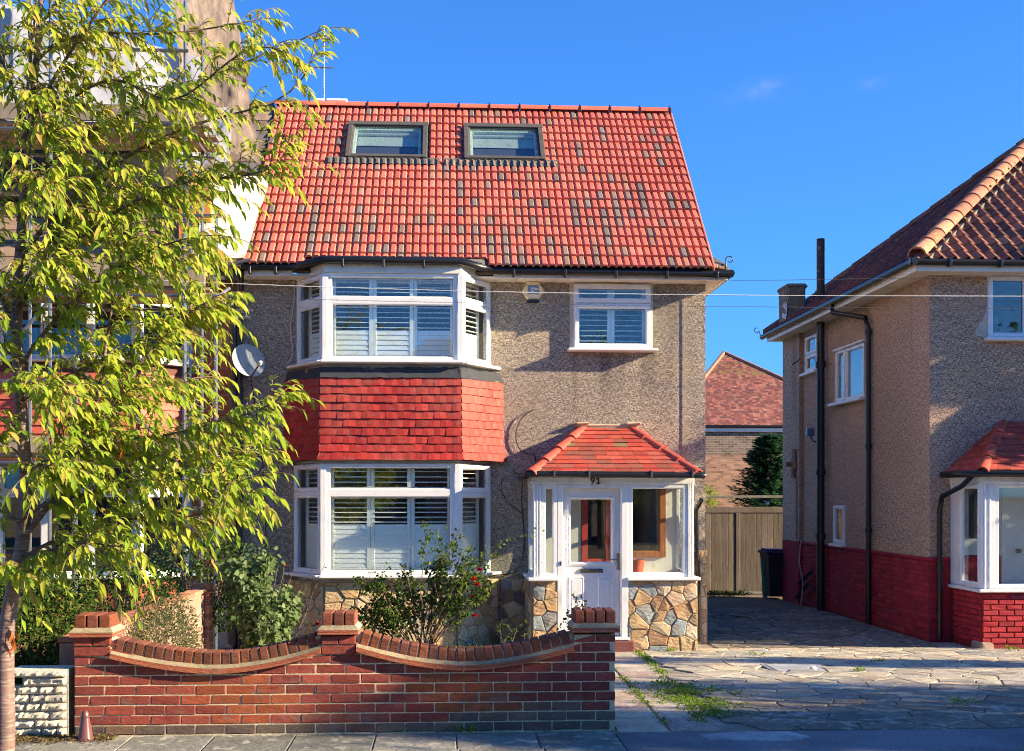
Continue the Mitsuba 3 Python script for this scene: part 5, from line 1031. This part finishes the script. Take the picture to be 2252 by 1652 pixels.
LIMBS = [
    ([(72, 1180), (160, 1060), (220, 930), (258, 745), (285, 600), (300, 500)], -.15, .022), ([(222, 935), (328, 790), (373, 725), (430, 670), (480, 640)], .3, .014),
    ([(60, 1150), (150, 1100), (224, 1085), (335, 1057), (430, 1062), (520, 1066), (585, 1092)], -.4, .016), ([(222, 935), (330, 965), (400, 955), (480, 936), (560, 915), (628, 885)], -.2, .012),
    ([(66, 1230), (130, 1190), (210, 1160), (300, 1140), (400, 1135), (490, 1120)], .2, .014), ([(62, 820), (150, 715), (250, 640), (400, 570), (500, 560)], -.5, .016),
    ([(56, 600), (170, 450), (330, 330), (480, 265), (600, 225), (690, 95)], .1, .018), ([(60, 480), (200, 300), (380, 190), (520, 110), (660, 30)], .5, .016), ([(70, 330), (180, 150), (300, 10), (400, -90)], -.4, .016),
    ([(58, 900), (150, 830), (260, 765), (380, 680), (440, 650)], .6, .014), ([(56, 700), (160, 570), (300, 470), (450, 420), (600, 400), (660, 340)], -.3, .017), ([(66, 1040), (150, 990), (280, 880), (360, 830), (430, 810)], .7, .012),
    ([(52, 740), (0, 600), (-60, 450), (-150, 300)], .3, .016), ([(62, 950), (-20, 880), (-120, 800), (-260, 760)], -.4, .016), ([(66, 1150), (10, 1120), (-80, 1090), (-200, 1080)], .3, .014), ([(60, 1250), (0, 1230), (-80, 1220)], -.4, .012),
    ([(66, 1210), (110, 1215), (180, 1195), (260, 1190), (330, 1195)], -.5, .012), ([(60, 1270), (85, 1255), (110, 1250)], -.3, .008), ([(70, 300), (20, 150), (-60, 20), (-160, -120)], .2, .014), ([(90, 100), (180, -40), (280, -140)], .4, .014),
    ([(58, 560), (130, 520), (220, 400), (330, 400), (430, 350)], .8, .012), ([(60, 850), (130, 900), (240, 990), (360, 1010), (470, 1020), (560, 1000)], .2, .012), ([(54, 640), (120, 560), (200, 500), (310, 560), (430, 520)], .4, .012), ([(75, 260), (150, 260), (280, 210), (400, 260), (520, 200), (640, 180)], -.5, .012), ([(56, 700), (90, 640), (140, 610), (190, 620)], -.5, .01), ([(60, 900), (100, 860), (150, 880), (210, 870)], -.6, .01), ([(66, 1080), (110, 1030), (150, 1030), (200, 1000)], -.5, .01), ([(60, 500), (100, 440), (150, 430), (200, 470)], -.6, .01), ([(70, 300), (110, 240), (150, 330), (210, 320)], -.5, .01), ([(80, 220), (110, 120), (140, 60), (170, 40)], -.6, .01), ([(60, 800), (20, 740), (10, 700)], -.5, .01), ([(64, 1000), (20, 960), (0, 950)], -.5, .01), ([(60, 420), (30, 330), (10, 260)], -.5, .01), ([(85, 180), (200, 90), (330, 80), (450, 60), (560, 30)], .2, .012)]
P, D, N, Ls, co, tw_ = [], [], [], [], [], []
limbm = []
def spray(base, d, n, reach, gold):
    """A twig with leaves hanging off both sides."""
    d = d / np.linalg.norm(d); tip = base + d * reach + np.array([0, 0, -.25]) * reach; q = bez(base, base + d * reach * .6 + [0, 0, .05 * reach], tip, n=6); tw_.append(tube(q, np.linspace(.0035, .0014, 6), 4, False))
    for k in range(n):
        t = (k + .5) / n; i = min(int(t * 5), 4); p = q[i] + (q[i + 1] - q[i]) * (t * 5 - i); ax = q[i + 1] - q[i]; ax /= np.linalg.norm(ax)
        s = np.cross(ax, [0, 0, 1.0]); s /= np.linalg.norm(s) + 1e-9; side = 1 if k % 2 else -1
        dd = ax * rng.uniform(.35, .9) + s * side * rng.uniform(.2, .7) + np.array([.18, 0, -rng.uniform(.10, .95)]); P.append(p); D.append(dd); N.append(np.array([0, -.35, .9]) + rng.normal(0, .35, 3)); Ls.append(rng.uniform(.048, .100))
        w = np.array(LC['cherry'][1]) * ([.9, 1.5, .5, 1.8, 2.2] if rng.random() < gold else [1.2, .8, 1.6, .4, .25]); co.append(pick(LC['cherry'][0], w))
for pts, dy, r0 in LIMBS:
    p = spline(path(pts, dy), 40); Lp = np.linalg.norm(np.diff(p, axis=0), axis=1).sum(); limbm.append(tube(p, np.linspace(r0, .004, 40), 7))
    m = int(Lp / .0225)
    for k in range(m):
        t = .12 + .88 * (k + rng.random()) / m
        if pts[-1][1] < 200 and t > .6 and rng.random() < .6: continue
        i = min(int(t * 39), 38); ax = p[i + 1] - p[i]; ax /= np.linalg.norm(ax); a = rng.normal(0, 1, 3); a -= ax * (a @ ax); a /= np.linalg.norm(a)
        gold = np.clip(.12 + .6 * (p[i][2] - 2.2) / 3.0, .05, .8)
        spray(p[i], ax * rng.uniform(.2, 1.0) + a * rng.uniform(.4, 1.2) + np.array([.1, 0, .12]), rng.integers(7, 12), rng.uniform(.12, .46), gold)
    spray(p[-1], p[-1] - p[-3], 12, .2, .6)
for lm in limbm: put(lm, 'm_bark', (.10, .065, .05), tree, 'limb', smooth=True)
put(join(tw_), 'm_bark', (.14, .08, .06), tree, 'twigs', stuff=True)
P, D, N, Ls = map(np.array, (P, D, N, Ls)); co = np.array(co)
order = np.argsort(P[:, 1] - .35 * Ls * 10 - (P[:, 0] > -3.1) * .5)
for k in order[:300]:
    me, uv = leaves(P[k:k + 1], D[k:k + 1], N[k:k + 1], Ls[k:k + 1], Ls[k:k + 1] * .36, co[k:k + 1], rng.uniform(.1, .5)); put(me, 'm_leaf', None, tree, 'leaf', uv=uv, smooth=True)
k = order[300:]; me, uv = leaves(P[k], D[k], N[k], Ls[k], Ls[k] * rng.uniform(.30, .42, len(k)), co[k], rng.uniform(.1, .5, len(k))); put(me, 'm_leaf', None, tree, 'foliage', uv=uv, stuff=True, smooth=True)
def dead(name, at, n, parent):
    q = np.array(at) + rng.normal(0, .018, (n, 3)) - np.c_[np.zeros((n, 2)), np.linspace(0, .12, n)]; me, uv = leaves(q, rng.normal(0, .4, (n, 3)) + [0, 0, -1], rng.normal(0, 1, (n, 3)), .075, .022, [pick([(.42, .13, .03), (.36, .09, .025), (.48, .19, .05)]) for _ in range(n)], .2); put(me, 'm_leaf', None, parent, name, uv=uv, smooth=True)
dead('dead_leaves', lw(50, 1375, TY - .06), 8, tree); dead('dead_leaves', lw(318, 1210, TY - .2), 9, tree); dead('dead_leaves', lw(130, 920, TY - .1), 6, tree); dead('dead_leaves', lw(280, 960, TY - .15), 6, tree)

def bush(name, label, cat, base, stems, leafy, cols, wts=None, L=(.03, .05), wd=.6, stemcol=(.13, .085, .05), flowers=(), fcol=(.55, .02, .03), r=.007, group=None):
    """A shrub: bent stems from one root, leaves up the stems, flowers at given points."""
    k = thing(name, label, cat, group); base = np.array(base, float); sm, P, D, N = [], [], [], []
    for tipo, n in stems:
        tip = base + np.array(tipo); b0 = base + [rng.normal(0, .05), rng.normal(0, .05), 0]; mid = b0 + (tip - b0) * .5 + np.array([rng.normal(0, .07), rng.normal(0, .05), .14 * abs(tipo[2])])
        q = bez(b0, mid, tip, n=14); q += np.r_[[[0, 0, 0]], rng.normal(0, .008, (13, 3))]; sm.append(tube(q, np.linspace(r, r * .3, 14), 5))
        for j in range(n):
            t = leafy + (1 - leafy) * rng.random() ** .8; i = min(int(t * 13), 12); p = q[i] + (q[i + 1] - q[i]) * rng.random(); o = rng.normal(0, 1, 3); o /= np.linalg.norm(o); sz = rng.uniform(.02, .10)
            e = p + o * sz
            if j % 3 == 0: sm.append(tube([p, e], [r * .3, r * .15], 3, False))
            for _ in range(rng.integers(2, 5)): P.append(e + rng.normal(0, .016, 3)); D.append(o + rng.normal(0, .6, 3) + [0, 0, -.1]); N.append(rng.normal(0, .6, 3) + [.2, -.5, .7])
    put(join(sm), 'm_bark', stemcol, k, 'stems', smooth=True)
    if P:
        n = len(P); LL = rng.uniform(*L, n); me, uv = leaves(P, D, N, LL, LL * wd, [pick(cols, wts) for _ in range(n)], .12); put(me, 'm_leaf', None, k, 'foliage', uv=uv, stuff=True, smooth=True)
    for f in flowers:
        f = np.array(f, float); n = 16; o = rng.normal(0, 1, (n, 3)); o[:, 2] = np.abs(o[:, 2]); o /= np.linalg.norm(o, axis=1)[:, None]
        me, uv = leaves(f + o * .008, o + [0, 0, .4], o, rng.uniform(.028, .045, n), .032, [pick([fcol, tuple(np.array(fcol) * .75)]) for _ in range(n)], -.1, .3); put(me, 'm_leaf', None, k, 'flower', uv=uv, smooth=True)
    return k
GD = [(.045, .09, .025), (.07, .13, .03), (.11, .17, .035), (.22, .24, .05)]
# rose in front of the lower bay
RB_ = np.array([-.28, 14.6, -.25])
st = []
for _ in range(38):
    a = rng.uniform(-1, 1); st.append(((a * .95 + rng.normal(0, .06), rng.normal(0, .22), rng.uniform(.7, 1.35) * (1 - .30 * abs(a)) + (.42 if a > .0 else .05)), int(rng.integers(28, 48))))
st += [((.45, 0, 1.62), 16), ((.62, -.1, 1.5), 12), ((-.72, 0, .95), 12)]
bush('rose_bush', 'large leafy rose bush with red flowers below the lower bay window', 'rose bush', RB_, st, .40, GD, [4, 5, 4, 1.6], L=(.035, .06), stemcol=(.16, .10, .06), r=.009, flowers=[RB_ + [x, -.12, z] for x, z in ((.62, 1.02), (.66, .96), (.70, 1.14), (.60, .82), (.64, .58))])
sh_ = thing('rose_shoot', 'long arching rose shoot with bright leaves reaching towards the porch', 'rose shoot')
q = spline([RB_ + [.1, 0, .3], RB_ + [.42, -.1, 1.1], RB_ + [.85, -.15, 1.42], RB_ + [1.22, -.2, 1.58], RB_ + [1.46, -.2, 1.68]], 30)
put(tube(q, np.linspace(.006, .002, 30), 5), 'm_bark', (.12, .14, .05), sh_, 'stem', smooth=True)
ii = rng.integers(9, 29, 46); me, uv = leaves(q[ii] + rng.normal(0, .03, (46, 3)), rng.normal(0, 1, (46, 3)) + [.3, 0, .2], rng.normal(0, .5, (46, 3)) + [0, -.4, .8], .05, .03, [pick([(.20, .28, .05), (.26, .33, .06), (.15, .22, .05)]) for _ in ii], .15); put(me, 'm_leaf', None, sh_, 'foliage', uv=uv, stuff=True, smooth=True)
B2 = np.array([-1.98, 14.6, -.25])
bush('rose_bush', 'spindly rose with few leaves beside the left end of the lower bay', 'rose bush', B2, [((.52, 0, 1.30), 5), ((.35, -.1, 1.15), 5), ((.0, 0, 1.22), 5), ((.25, .1, .9), 6), ((.45, 0, .55), 4), ((-.15, 0, .8), 6), ((.1, 0, 1.0), 6)], .5, GD, [5, 4, 2, 1], L=(.025, .04), flowers=[B2 + [.02, 0, 1.2], B2 + [.42, -.05, .48]], fcol=(.45, .06, .05))
B3 = np.array([.78, 14.3, -.24])
bush('rose_bush', 'small rose with a pink bud in the shaded bed left of the porch', 'rose bush', B3, [((-.1, 0, .55), 7), ((.12, 0, .5), 6), ((.05, 0, .42), 6), ((.18, 0, .36), 4), ((-.12, 0, .3), 4)], .5, GD, [5, 4, 2, .5], L=(.03, .045), stemcol=(.28, .2, .1), flowers=[B3 + [.02, -.1, .12]], fcol=(.45, .05, .07))
B4 = np.array([1.30, 12.6, -.16])
bush('rose_bush', 'dark rose sprig rising beside the right pier of the brick wall', 'rose bush', B4, [((.14, 0, .88), 10), ((.05, 0, .75), 8), ((-.05, 0, .7), 7), ((.2, 0, .8), 6)], .6, [(.035, .05, .03), (.05, .06, .035)], L=(.035, .055), r=.006)
# ivy-like bush by the pier
iv = thing('ivy_bush', 'dense pale green ivy-leaved bush by the orange pier', 'shrub')
IB = np.array([-2.20, 14.25, .45]); cl = rng.normal(0, 1, (46, 3)); cl /= np.linalg.norm(cl, axis=1)[:, None]; cl *= rng.uniform(.35, 1.08, 46)[:, None] * [.36, .34, .78]; cl[:, 2] *= np.where(cl[:, 0] < -.1, 1.1, .9)
n = 2500; w_ = rng.integers(0, 46, n); u = rng.normal(0, 1, (n, 3)); u /= np.linalg.norm(u, axis=1)[:, None]; Q = cl[w_] + u * rng.uniform(.02, .16, n)[:, None]; keep = Q[:, 2] > -.72; Q, u = Q[keep], u[keep]; n = len(Q)
me, uv = leaves(IB + Q, u + rng.normal(0, .5, (n, 3)) + [0, 0, -.5], u + rng.normal(0, .35, (n, 3)) + [.1, -.4, .3], rng.uniform(.05, .085, n), rng.uniform(.05, .075, n), [pick([(.16, .24, .10), (.21, .29, .13), (.10, .17, .06), (.26, .33, .16)]) for _ in range(n)], .15); put(me, 'm_leaf', None, iv, 'foliage', uv=uv, stuff=True, smooth=True)
put(join([tube(bez(IB + [0, 0, -.75], IB + [a * .2, 0, -.2], IB + [a * .5, b, .5], n=8), np.linspace(.014, .004, 8), 5) for a, b in zip(np.linspace(-.8, .8, 9), rng.normal(0, .2, 9))]), 'm_bark', (.12, .09, .06), iv, 'stems')
k = 6; f = IB + [.26, -.42, -.02]; o = rng.normal(0, 1, (16, 3)); me, uv = leaves(np.tile(f, (16, 1)), o, o, .04, .035, [(.55, .015, .03)] * 16, 0); put(me, 'm_leaf', None, iv, 'flower', uv=uv, smooth=True)
def blob(name, label, cat, c, r, n, cols, wts=None, L=(.03, .06), wd=.5, sd=1, flowers=0, fcol=(.55, .04, .03), gap=.5):
    k = thing(name, label, cat); g = np.random.default_rng(sd); u = g.normal(0, 1, (n, 3)); u /= np.linalg.norm(u, axis=1)[:, None]; rad = g.uniform(.25, 1, n) ** .45; s = meshkit.fbm(u * 2.1 + sd * 3, 3, sd)
    Q = np.array(c) + u * rad[:, None] * np.array(r) * (.62 + .75 * s[:, None]); keep = meshkit.fbm(Q * 7 / max(r), 3, sd + 4) > gap - .1; Q, u = Q[keep], u[keep]; n = len(Q)
    me, uv = leaves(Q, u + g.normal(0, .8, (n, 3)), u + g.normal(0, .5, (n, 3)) + [.1, -.2, .4], g.uniform(*L, n), g.uniform(*L, n) * wd, [pick(cols, wts) for _ in range(n)], .15); put(me, 'm_leaf', None, k, 'foliage', uv=uv, stuff=True, smooth=True)
    b = np.array(c) - [0, 0, r[2]]; put(join([tube(bez(b, b + [a * r[0] * .3, 0, r[2]], b + [a * r[0] * .8, e * r[1], r[2] * 1.5], n=8), np.linspace(.018, .004, 8), 5) for a, e in zip(np.linspace(-1, 1, 9), g.normal(0, .5, 9))]), 'm_bark', (.11, .08, .055), k, 'stems')
    for _ in range(flowers):
        f = np.array(c) + np.array([g.uniform(-.8, .8) * r[0], -r[1] * g.uniform(.7, 1.0), g.uniform(-.3, .8) * r[2]]); o = g.normal(0, 1, (14, 3)); me, uv = leaves(np.tile(f, (14, 1)), o, o, .032, .028, [fcol] * 14, 0); put(me, 'm_leaf', None, k, 'flower', uv=uv, smooth=True)
    return k
GG = [(.05, .10, .025), (.085, .15, .03), (.13, .19, .04), (.03, .06, .02)]
blob('flowering_shrub', 'green shrub with small red flowers behind the pale stone wall', 'shrub', (-3.62, 10.6, .50), (.62, .5, .72), 13000, GG + [(.24, .25, .06)], [3, 4, 3, 2, 2], sd=2, flowers=9, L=(.03, .055), gap=.36)
blob('dark_shrub', 'dark green shrub behind the boundary wall', 'shrub', (-3.35, 12.4, .62), (.55, .5, .62), 4200, [(.03, .065, .02), (.05, .09, .025), (.07, .12, .03)], sd=3, L=(.035, .06))
blob('camellia', 'glossy dark shrub behind the orange pier under the tree', 'shrub', (-3.0, 15.0, .75), (.75, .45, .7), 4200, [(.04, .085, .025), (.07, .13, .035), (.12, .19, .06)], sd=4, L=(.04, .07), flowers=3, fcol=(.6, .25, .22))
blob('hedge', 'shaded hedge at the left edge behind the tree trunk', 'hedge', (-4.25, 11.5, .45), (.55, .6, .8), 4000, GG, sd=6, L=(.03, .055))
blob('olive_shrub', 'thin grey-leaved shrub in front of the boundary wall', 'shrub', (-2.62, 11.2, .34), (.24, 1.25, .52), 9000, [(.12, .14, .07), (.17, .18, .09), (.08, .11, .05)], sd=7, L=(.03, .055), wd=.25, gap=.46)
# conifer and bits of green beyond the gates
co_ = thing('conifer', 'dark green conifer standing in front of the far brick house', 'tree')
cx, cy = 8.65, 31.0; P, D, N = [], [], []; put(tube([(cx, cy, -.4), (cx, cy, 3.5)], [.1, .02], 8), 'm_bark', (.1, .07, .05), co_, 'trunk')
for _ in range(560):
    z = rng.uniform(.7, 3.35); R_ = (3.6 - z) * .42 + .2; a = rng.uniform(0, 2 * PI); d = np.array([math.cos(a), math.sin(a), .30]); Lb = R_ * rng.uniform(.55, 1.1)
    for t in np.linspace(.25, 1, 12):
        for s in (-1, 0, 1): P.append([cx, cy, z] + d * Lb * t + rng.normal(0, .02, 3)); D.append(d + np.cross(d, [0, 0, 1]) * s * .8 + rng.normal(0, .2, 3)); N.append([0, 0, 1] + rng.normal(0, .3, 3))
n = len(P); me, uv = leaves(P, D, N, rng.uniform(.09, .17, n), .045, [pick([(.025, .085, .045), (.04, .12, .055), (.06, .15, .06), (.13, .2, .06)], [4, 4, 2, .6]) for _ in range(n)], .1); put(me, 'm_leaf', None, co_, 'foliage', uv=uv, stuff=True, smooth=True)
blob('garden_shrub', 'bright yellow-green shrub peeping over the left gate', 'shrub', (5.75, 27.2, 1.75), (.55, .4, .42), 1500, [(.26, .33, .05), (.20, .28, .04)], sd=12, L=(.05, .09))
ck = blob('climber', 'pale leafy climber behind the corner of the house above the gate', 'climber', (5.1, 25.0, 2.9), (.30, .3, .22), 260, [(.3, .3, .12), (.22, .28, .09)], sd=13, L=(.06, .1))
put(tube(spline([(5.18, 25.75, -.33), (5.16, 25.75, 1.2), (5.12, 25.5, 2.2), (5.1, 25.0, 2.9)], 20), np.linspace(.03, .008, 20), 6), 'm_bark', (.12, .09, .06), ck, 'stem', smooth=True)
def tuft(n, c, r, Lr, cols, k, stuff=True, name='blades'):
    c = np.array(c); p = rng.normal(0, 1, (n, 2)) * r; z = gz(c[1] + p[:, 1]); q = np.c_[c[0] + p[:, 0], c[1] + p[:, 1], z + .004]
    me, uv = leaves(q, np.c_[rng.normal(0, .55, (n, 2)), np.ones(n)], np.c_[rng.normal(0, 1, (n, 2)), np.zeros(n)], rng.uniform(*Lr, n), .009, [pick(cols) for _ in range(n)], .35); put(me, 'm_leaf', None, k, name, uv=uv, smooth=True)
GR = [(.14, .25, .03), (.19, .31, .04), (.24, .31, .06), (.09, .17, .025)]
P, W = [], []
def wline(k, y0, y1, n, wd):
    y = rng.uniform(y0, y1, n); return np.c_[path_x(y, k) + rng.normal(0, wd, n), y]
q = np.vstack([wline(1, 12.2, 15.9, 520, .035), wline(1, 9.3, 12.3, 1500, .15), wline(0, 9.1, 13.6, 260, .025), wline(1, 10.2, 11.6, 500, .24), np.c_[rng.normal(2.35, .25, 160), rng.normal(11.2, .08, 160)]]); keep = meshkit.fbm(np.c_[q * 3.2, q[:, :1] * 0], 3, 3) > .47; q = q[keep]; n = len(q)
me, uv = leaves(np.c_[q, gz(q[:, 1]) + .002], np.c_[rng.normal(0, .7, (n, 2)), np.full(n, .9)], np.c_[rng.normal(0, 1, (n, 2)), np.zeros(n)], rng.uniform(.03, .085, n), .011, [pick(GR) for _ in range(n)], .35); wk = put(me, 'm_leaf', None, key='weed_grass', uv=uv, stuff=True, smooth=True); labels[wk] = {'label': 'strips of weedy grass growing in the joints of the driveway', 'category': 'grass', 'kind': 'stuff'}
q = np.c_[rng.uniform(-2.7, 1.15, 3600), rng.uniform(13.6, 16.2, 3600)]; keep = meshkit.fbm(np.c_[q * 2, q[:, :1] * 0], 3, 6) > .42; q = q[keep]; n = len(q); me, uv = leaves(np.c_[q, gz(q[:, 1]) + .04], np.c_[rng.normal(0, .5, (n, 2)), np.ones(n)], np.c_[rng.normal(0, 1, (n, 2)), np.zeros(n)], rng.uniform(.05, .13, n), .012, [pick(GR) for _ in range(n)], .35); put(me, 'm_leaf', None, key='lawn_grass', uv=uv, stuff=True, smooth=True); labels['lawn_grass'] = {'label': 'rough grass along the foot of the lower bay', 'category': 'grass', 'kind': 'stuff'}
for lab, c, r, n in (('small leafy weed at the foot of the brick wall', (.16, 9.0), .035, 26), ('pale weed against the stone base of the porch', (3.05, 15.93), .05, 40), ('leafy weed at the foot of the neighbouring porch', (7.75, 15.75), .07, 46), ('yellowish weed tuft in the lit middle of the drive', (4.05, 15.2), .05, 26), ('weed tuft in the drive before the neighbouring porch', (5.3, 14.2), .05, 30), ('low weed in the shaded front part of the drive', (4.6, 10.3), .09, 50), ('single weed near the drain cover', (4.65, 13.1), .03, 34)):
    k = thing('weed', lab, 'weed'); tuft(n, c, r, (.05, .13), GR, k, name='leaf_tuft')
q = np.c_[rng.uniform(4.0, 6.4, 900), rng.normal(25.1, .18, 900)]; n = len(q); me, uv = leaves(np.c_[q, np.full(n, -.33)], np.c_[rng.normal(0, .5, (n, 2)), np.ones(n)], np.c_[rng.normal(0, 1, (n, 2)), np.zeros(n)], rng.uniform(.08, .32, n), .02, [pick([(.10, .14, .04), (.16, .17, .07), (.06, .1, .03)]) for _ in range(n)], .5); put(me, 'm_leaf', None, key='gate_weeds', uv=uv, stuff=True, smooth=True); labels['gate_weeds'] = {'label': 'tall weeds along the foot of the side gates', 'category': 'weeds', 'kind': 'stuff'}
n = 1500; q = np.c_[rng.uniform(-3.6, -2.45, n), 9.0 - np.abs(rng.normal(0, .10, n)), rng.uniform(.002, .02, n)]; me, uv = leaves(q, rng.normal(0, 1, (n, 3)) * [1, 1, .2], rng.normal(0, .4, (n, 3)) + [0, 0, 1], rng.uniform(.012, .04, n), .014, [pick([(.20, .14, .08), (.28, .21, .12), (.14, .10, .06), (.25, .24, .09)]) for _ in range(n)], .05); put(me, 'm_leaf', None, key='leaf_litter', uv=uv, stuff=True, smooth=True); labels['leaf_litter'] = {'label': 'dry leaf litter along the foot of the walls at the left', 'category': 'litter', 'kind': 'stuff'}
one('white_stone', 'small white stone lying on the drain cover', 'stone', trimesh_ico := (lambda m: (np.array(m.vertices) * [.04, .03, .025] + [4.22, 13.38, -.178], np.array(m.faces)))(trimesh.creation.icosphere(2)), 'm_grain', (.75, .73, .68), smooth=True)

# ---------------------------------------------------------------- across the road and up the street: seen in the panes and in the shadows
def far_tree(label, x, y, h, r, sd, n=5200, cut=.0):
    k = thing('garden_tree', label, 'tree'); g = np.random.default_rng(sd); put(tube(spline([(x, y, -.3), (x + g.normal(0, .08), y, h * .4), (x + g.normal(0, .2), y, h * .85)], 12), np.linspace(.16, .03, 12), 8), 'm_bark', (.12, .09, .07), k, 'trunk')
    cl = np.array([x, y, h * .66]) + g.normal(0, 1, (34, 3)) * np.array([r * .5, r * .5, h * .17]); c = cl[g.integers(0, 34, n)] + g.normal(0, r * .2, (n, 3))
    put(join([tube([(x, y, h * .35), c_], [.05, .012], 5) for c_ in cl[:16]]), 'm_bark', (.12, .09, .07), k, 'limbs'); me, uv = leaves(c, g.normal(0, 1, (n, 3)) + [0, 0, -.3], g.normal(0, .6, (n, 3)) + [0, 0, 1], g.uniform(.12, .2, n), .09, [pick(GG) for _ in range(n)], .15); put(me, 'm_leaf', None, k, 'foliage', uv=uv, stuff=True, smooth=True)
for a in OFF: far_tree(*a)
for k, x in enumerate((-10.5, 1.2, 12.8)):
    oh = thing('opposite_house', f'plain brick house across the road, {["leftmost", "middle", "rightmost"][k]} of three with hipped roofs', 'house', 'houses across the road')
    put(bx(x - 4.6, x + 4.6, -22, -14.5, -.1, 5.2), 'm_farbrick', (.34, .2, .14), oh, 'wall'); put((np.array([[x - 5, -14.1, 5.1], [x + 5, -14.1, 5.1], [x + 5, -22.4, 5.1], [x - 5, -22.4, 5.1], [x - 2, -18.2, 8.6], [x + 2, -18.2, 8.6]]), np.array([[0, 1, 5], [0, 5, 4], [2, 3, 4], [2, 4, 5], [1, 2, 5], [3, 0, 4]])), 'm_old', (.24, .10, .07), oh, 'roof')
    for wx in (-2.6, .2, 2.6):
        for wz_ in (.9, 3.4): put(cb(x + wx - .75, x + wx + .75, -14.5, -14.44, wz_, wz_ + 1.25, .02), 'm_upvc', WHITE, oh, 'window'); put(bx(x + wx - .66, x + wx + .66, -14.438, -14.43, wz_ + .08, wz_ + 1.17), 'm_gloss', (.03, .035, .04), oh, 'pane')
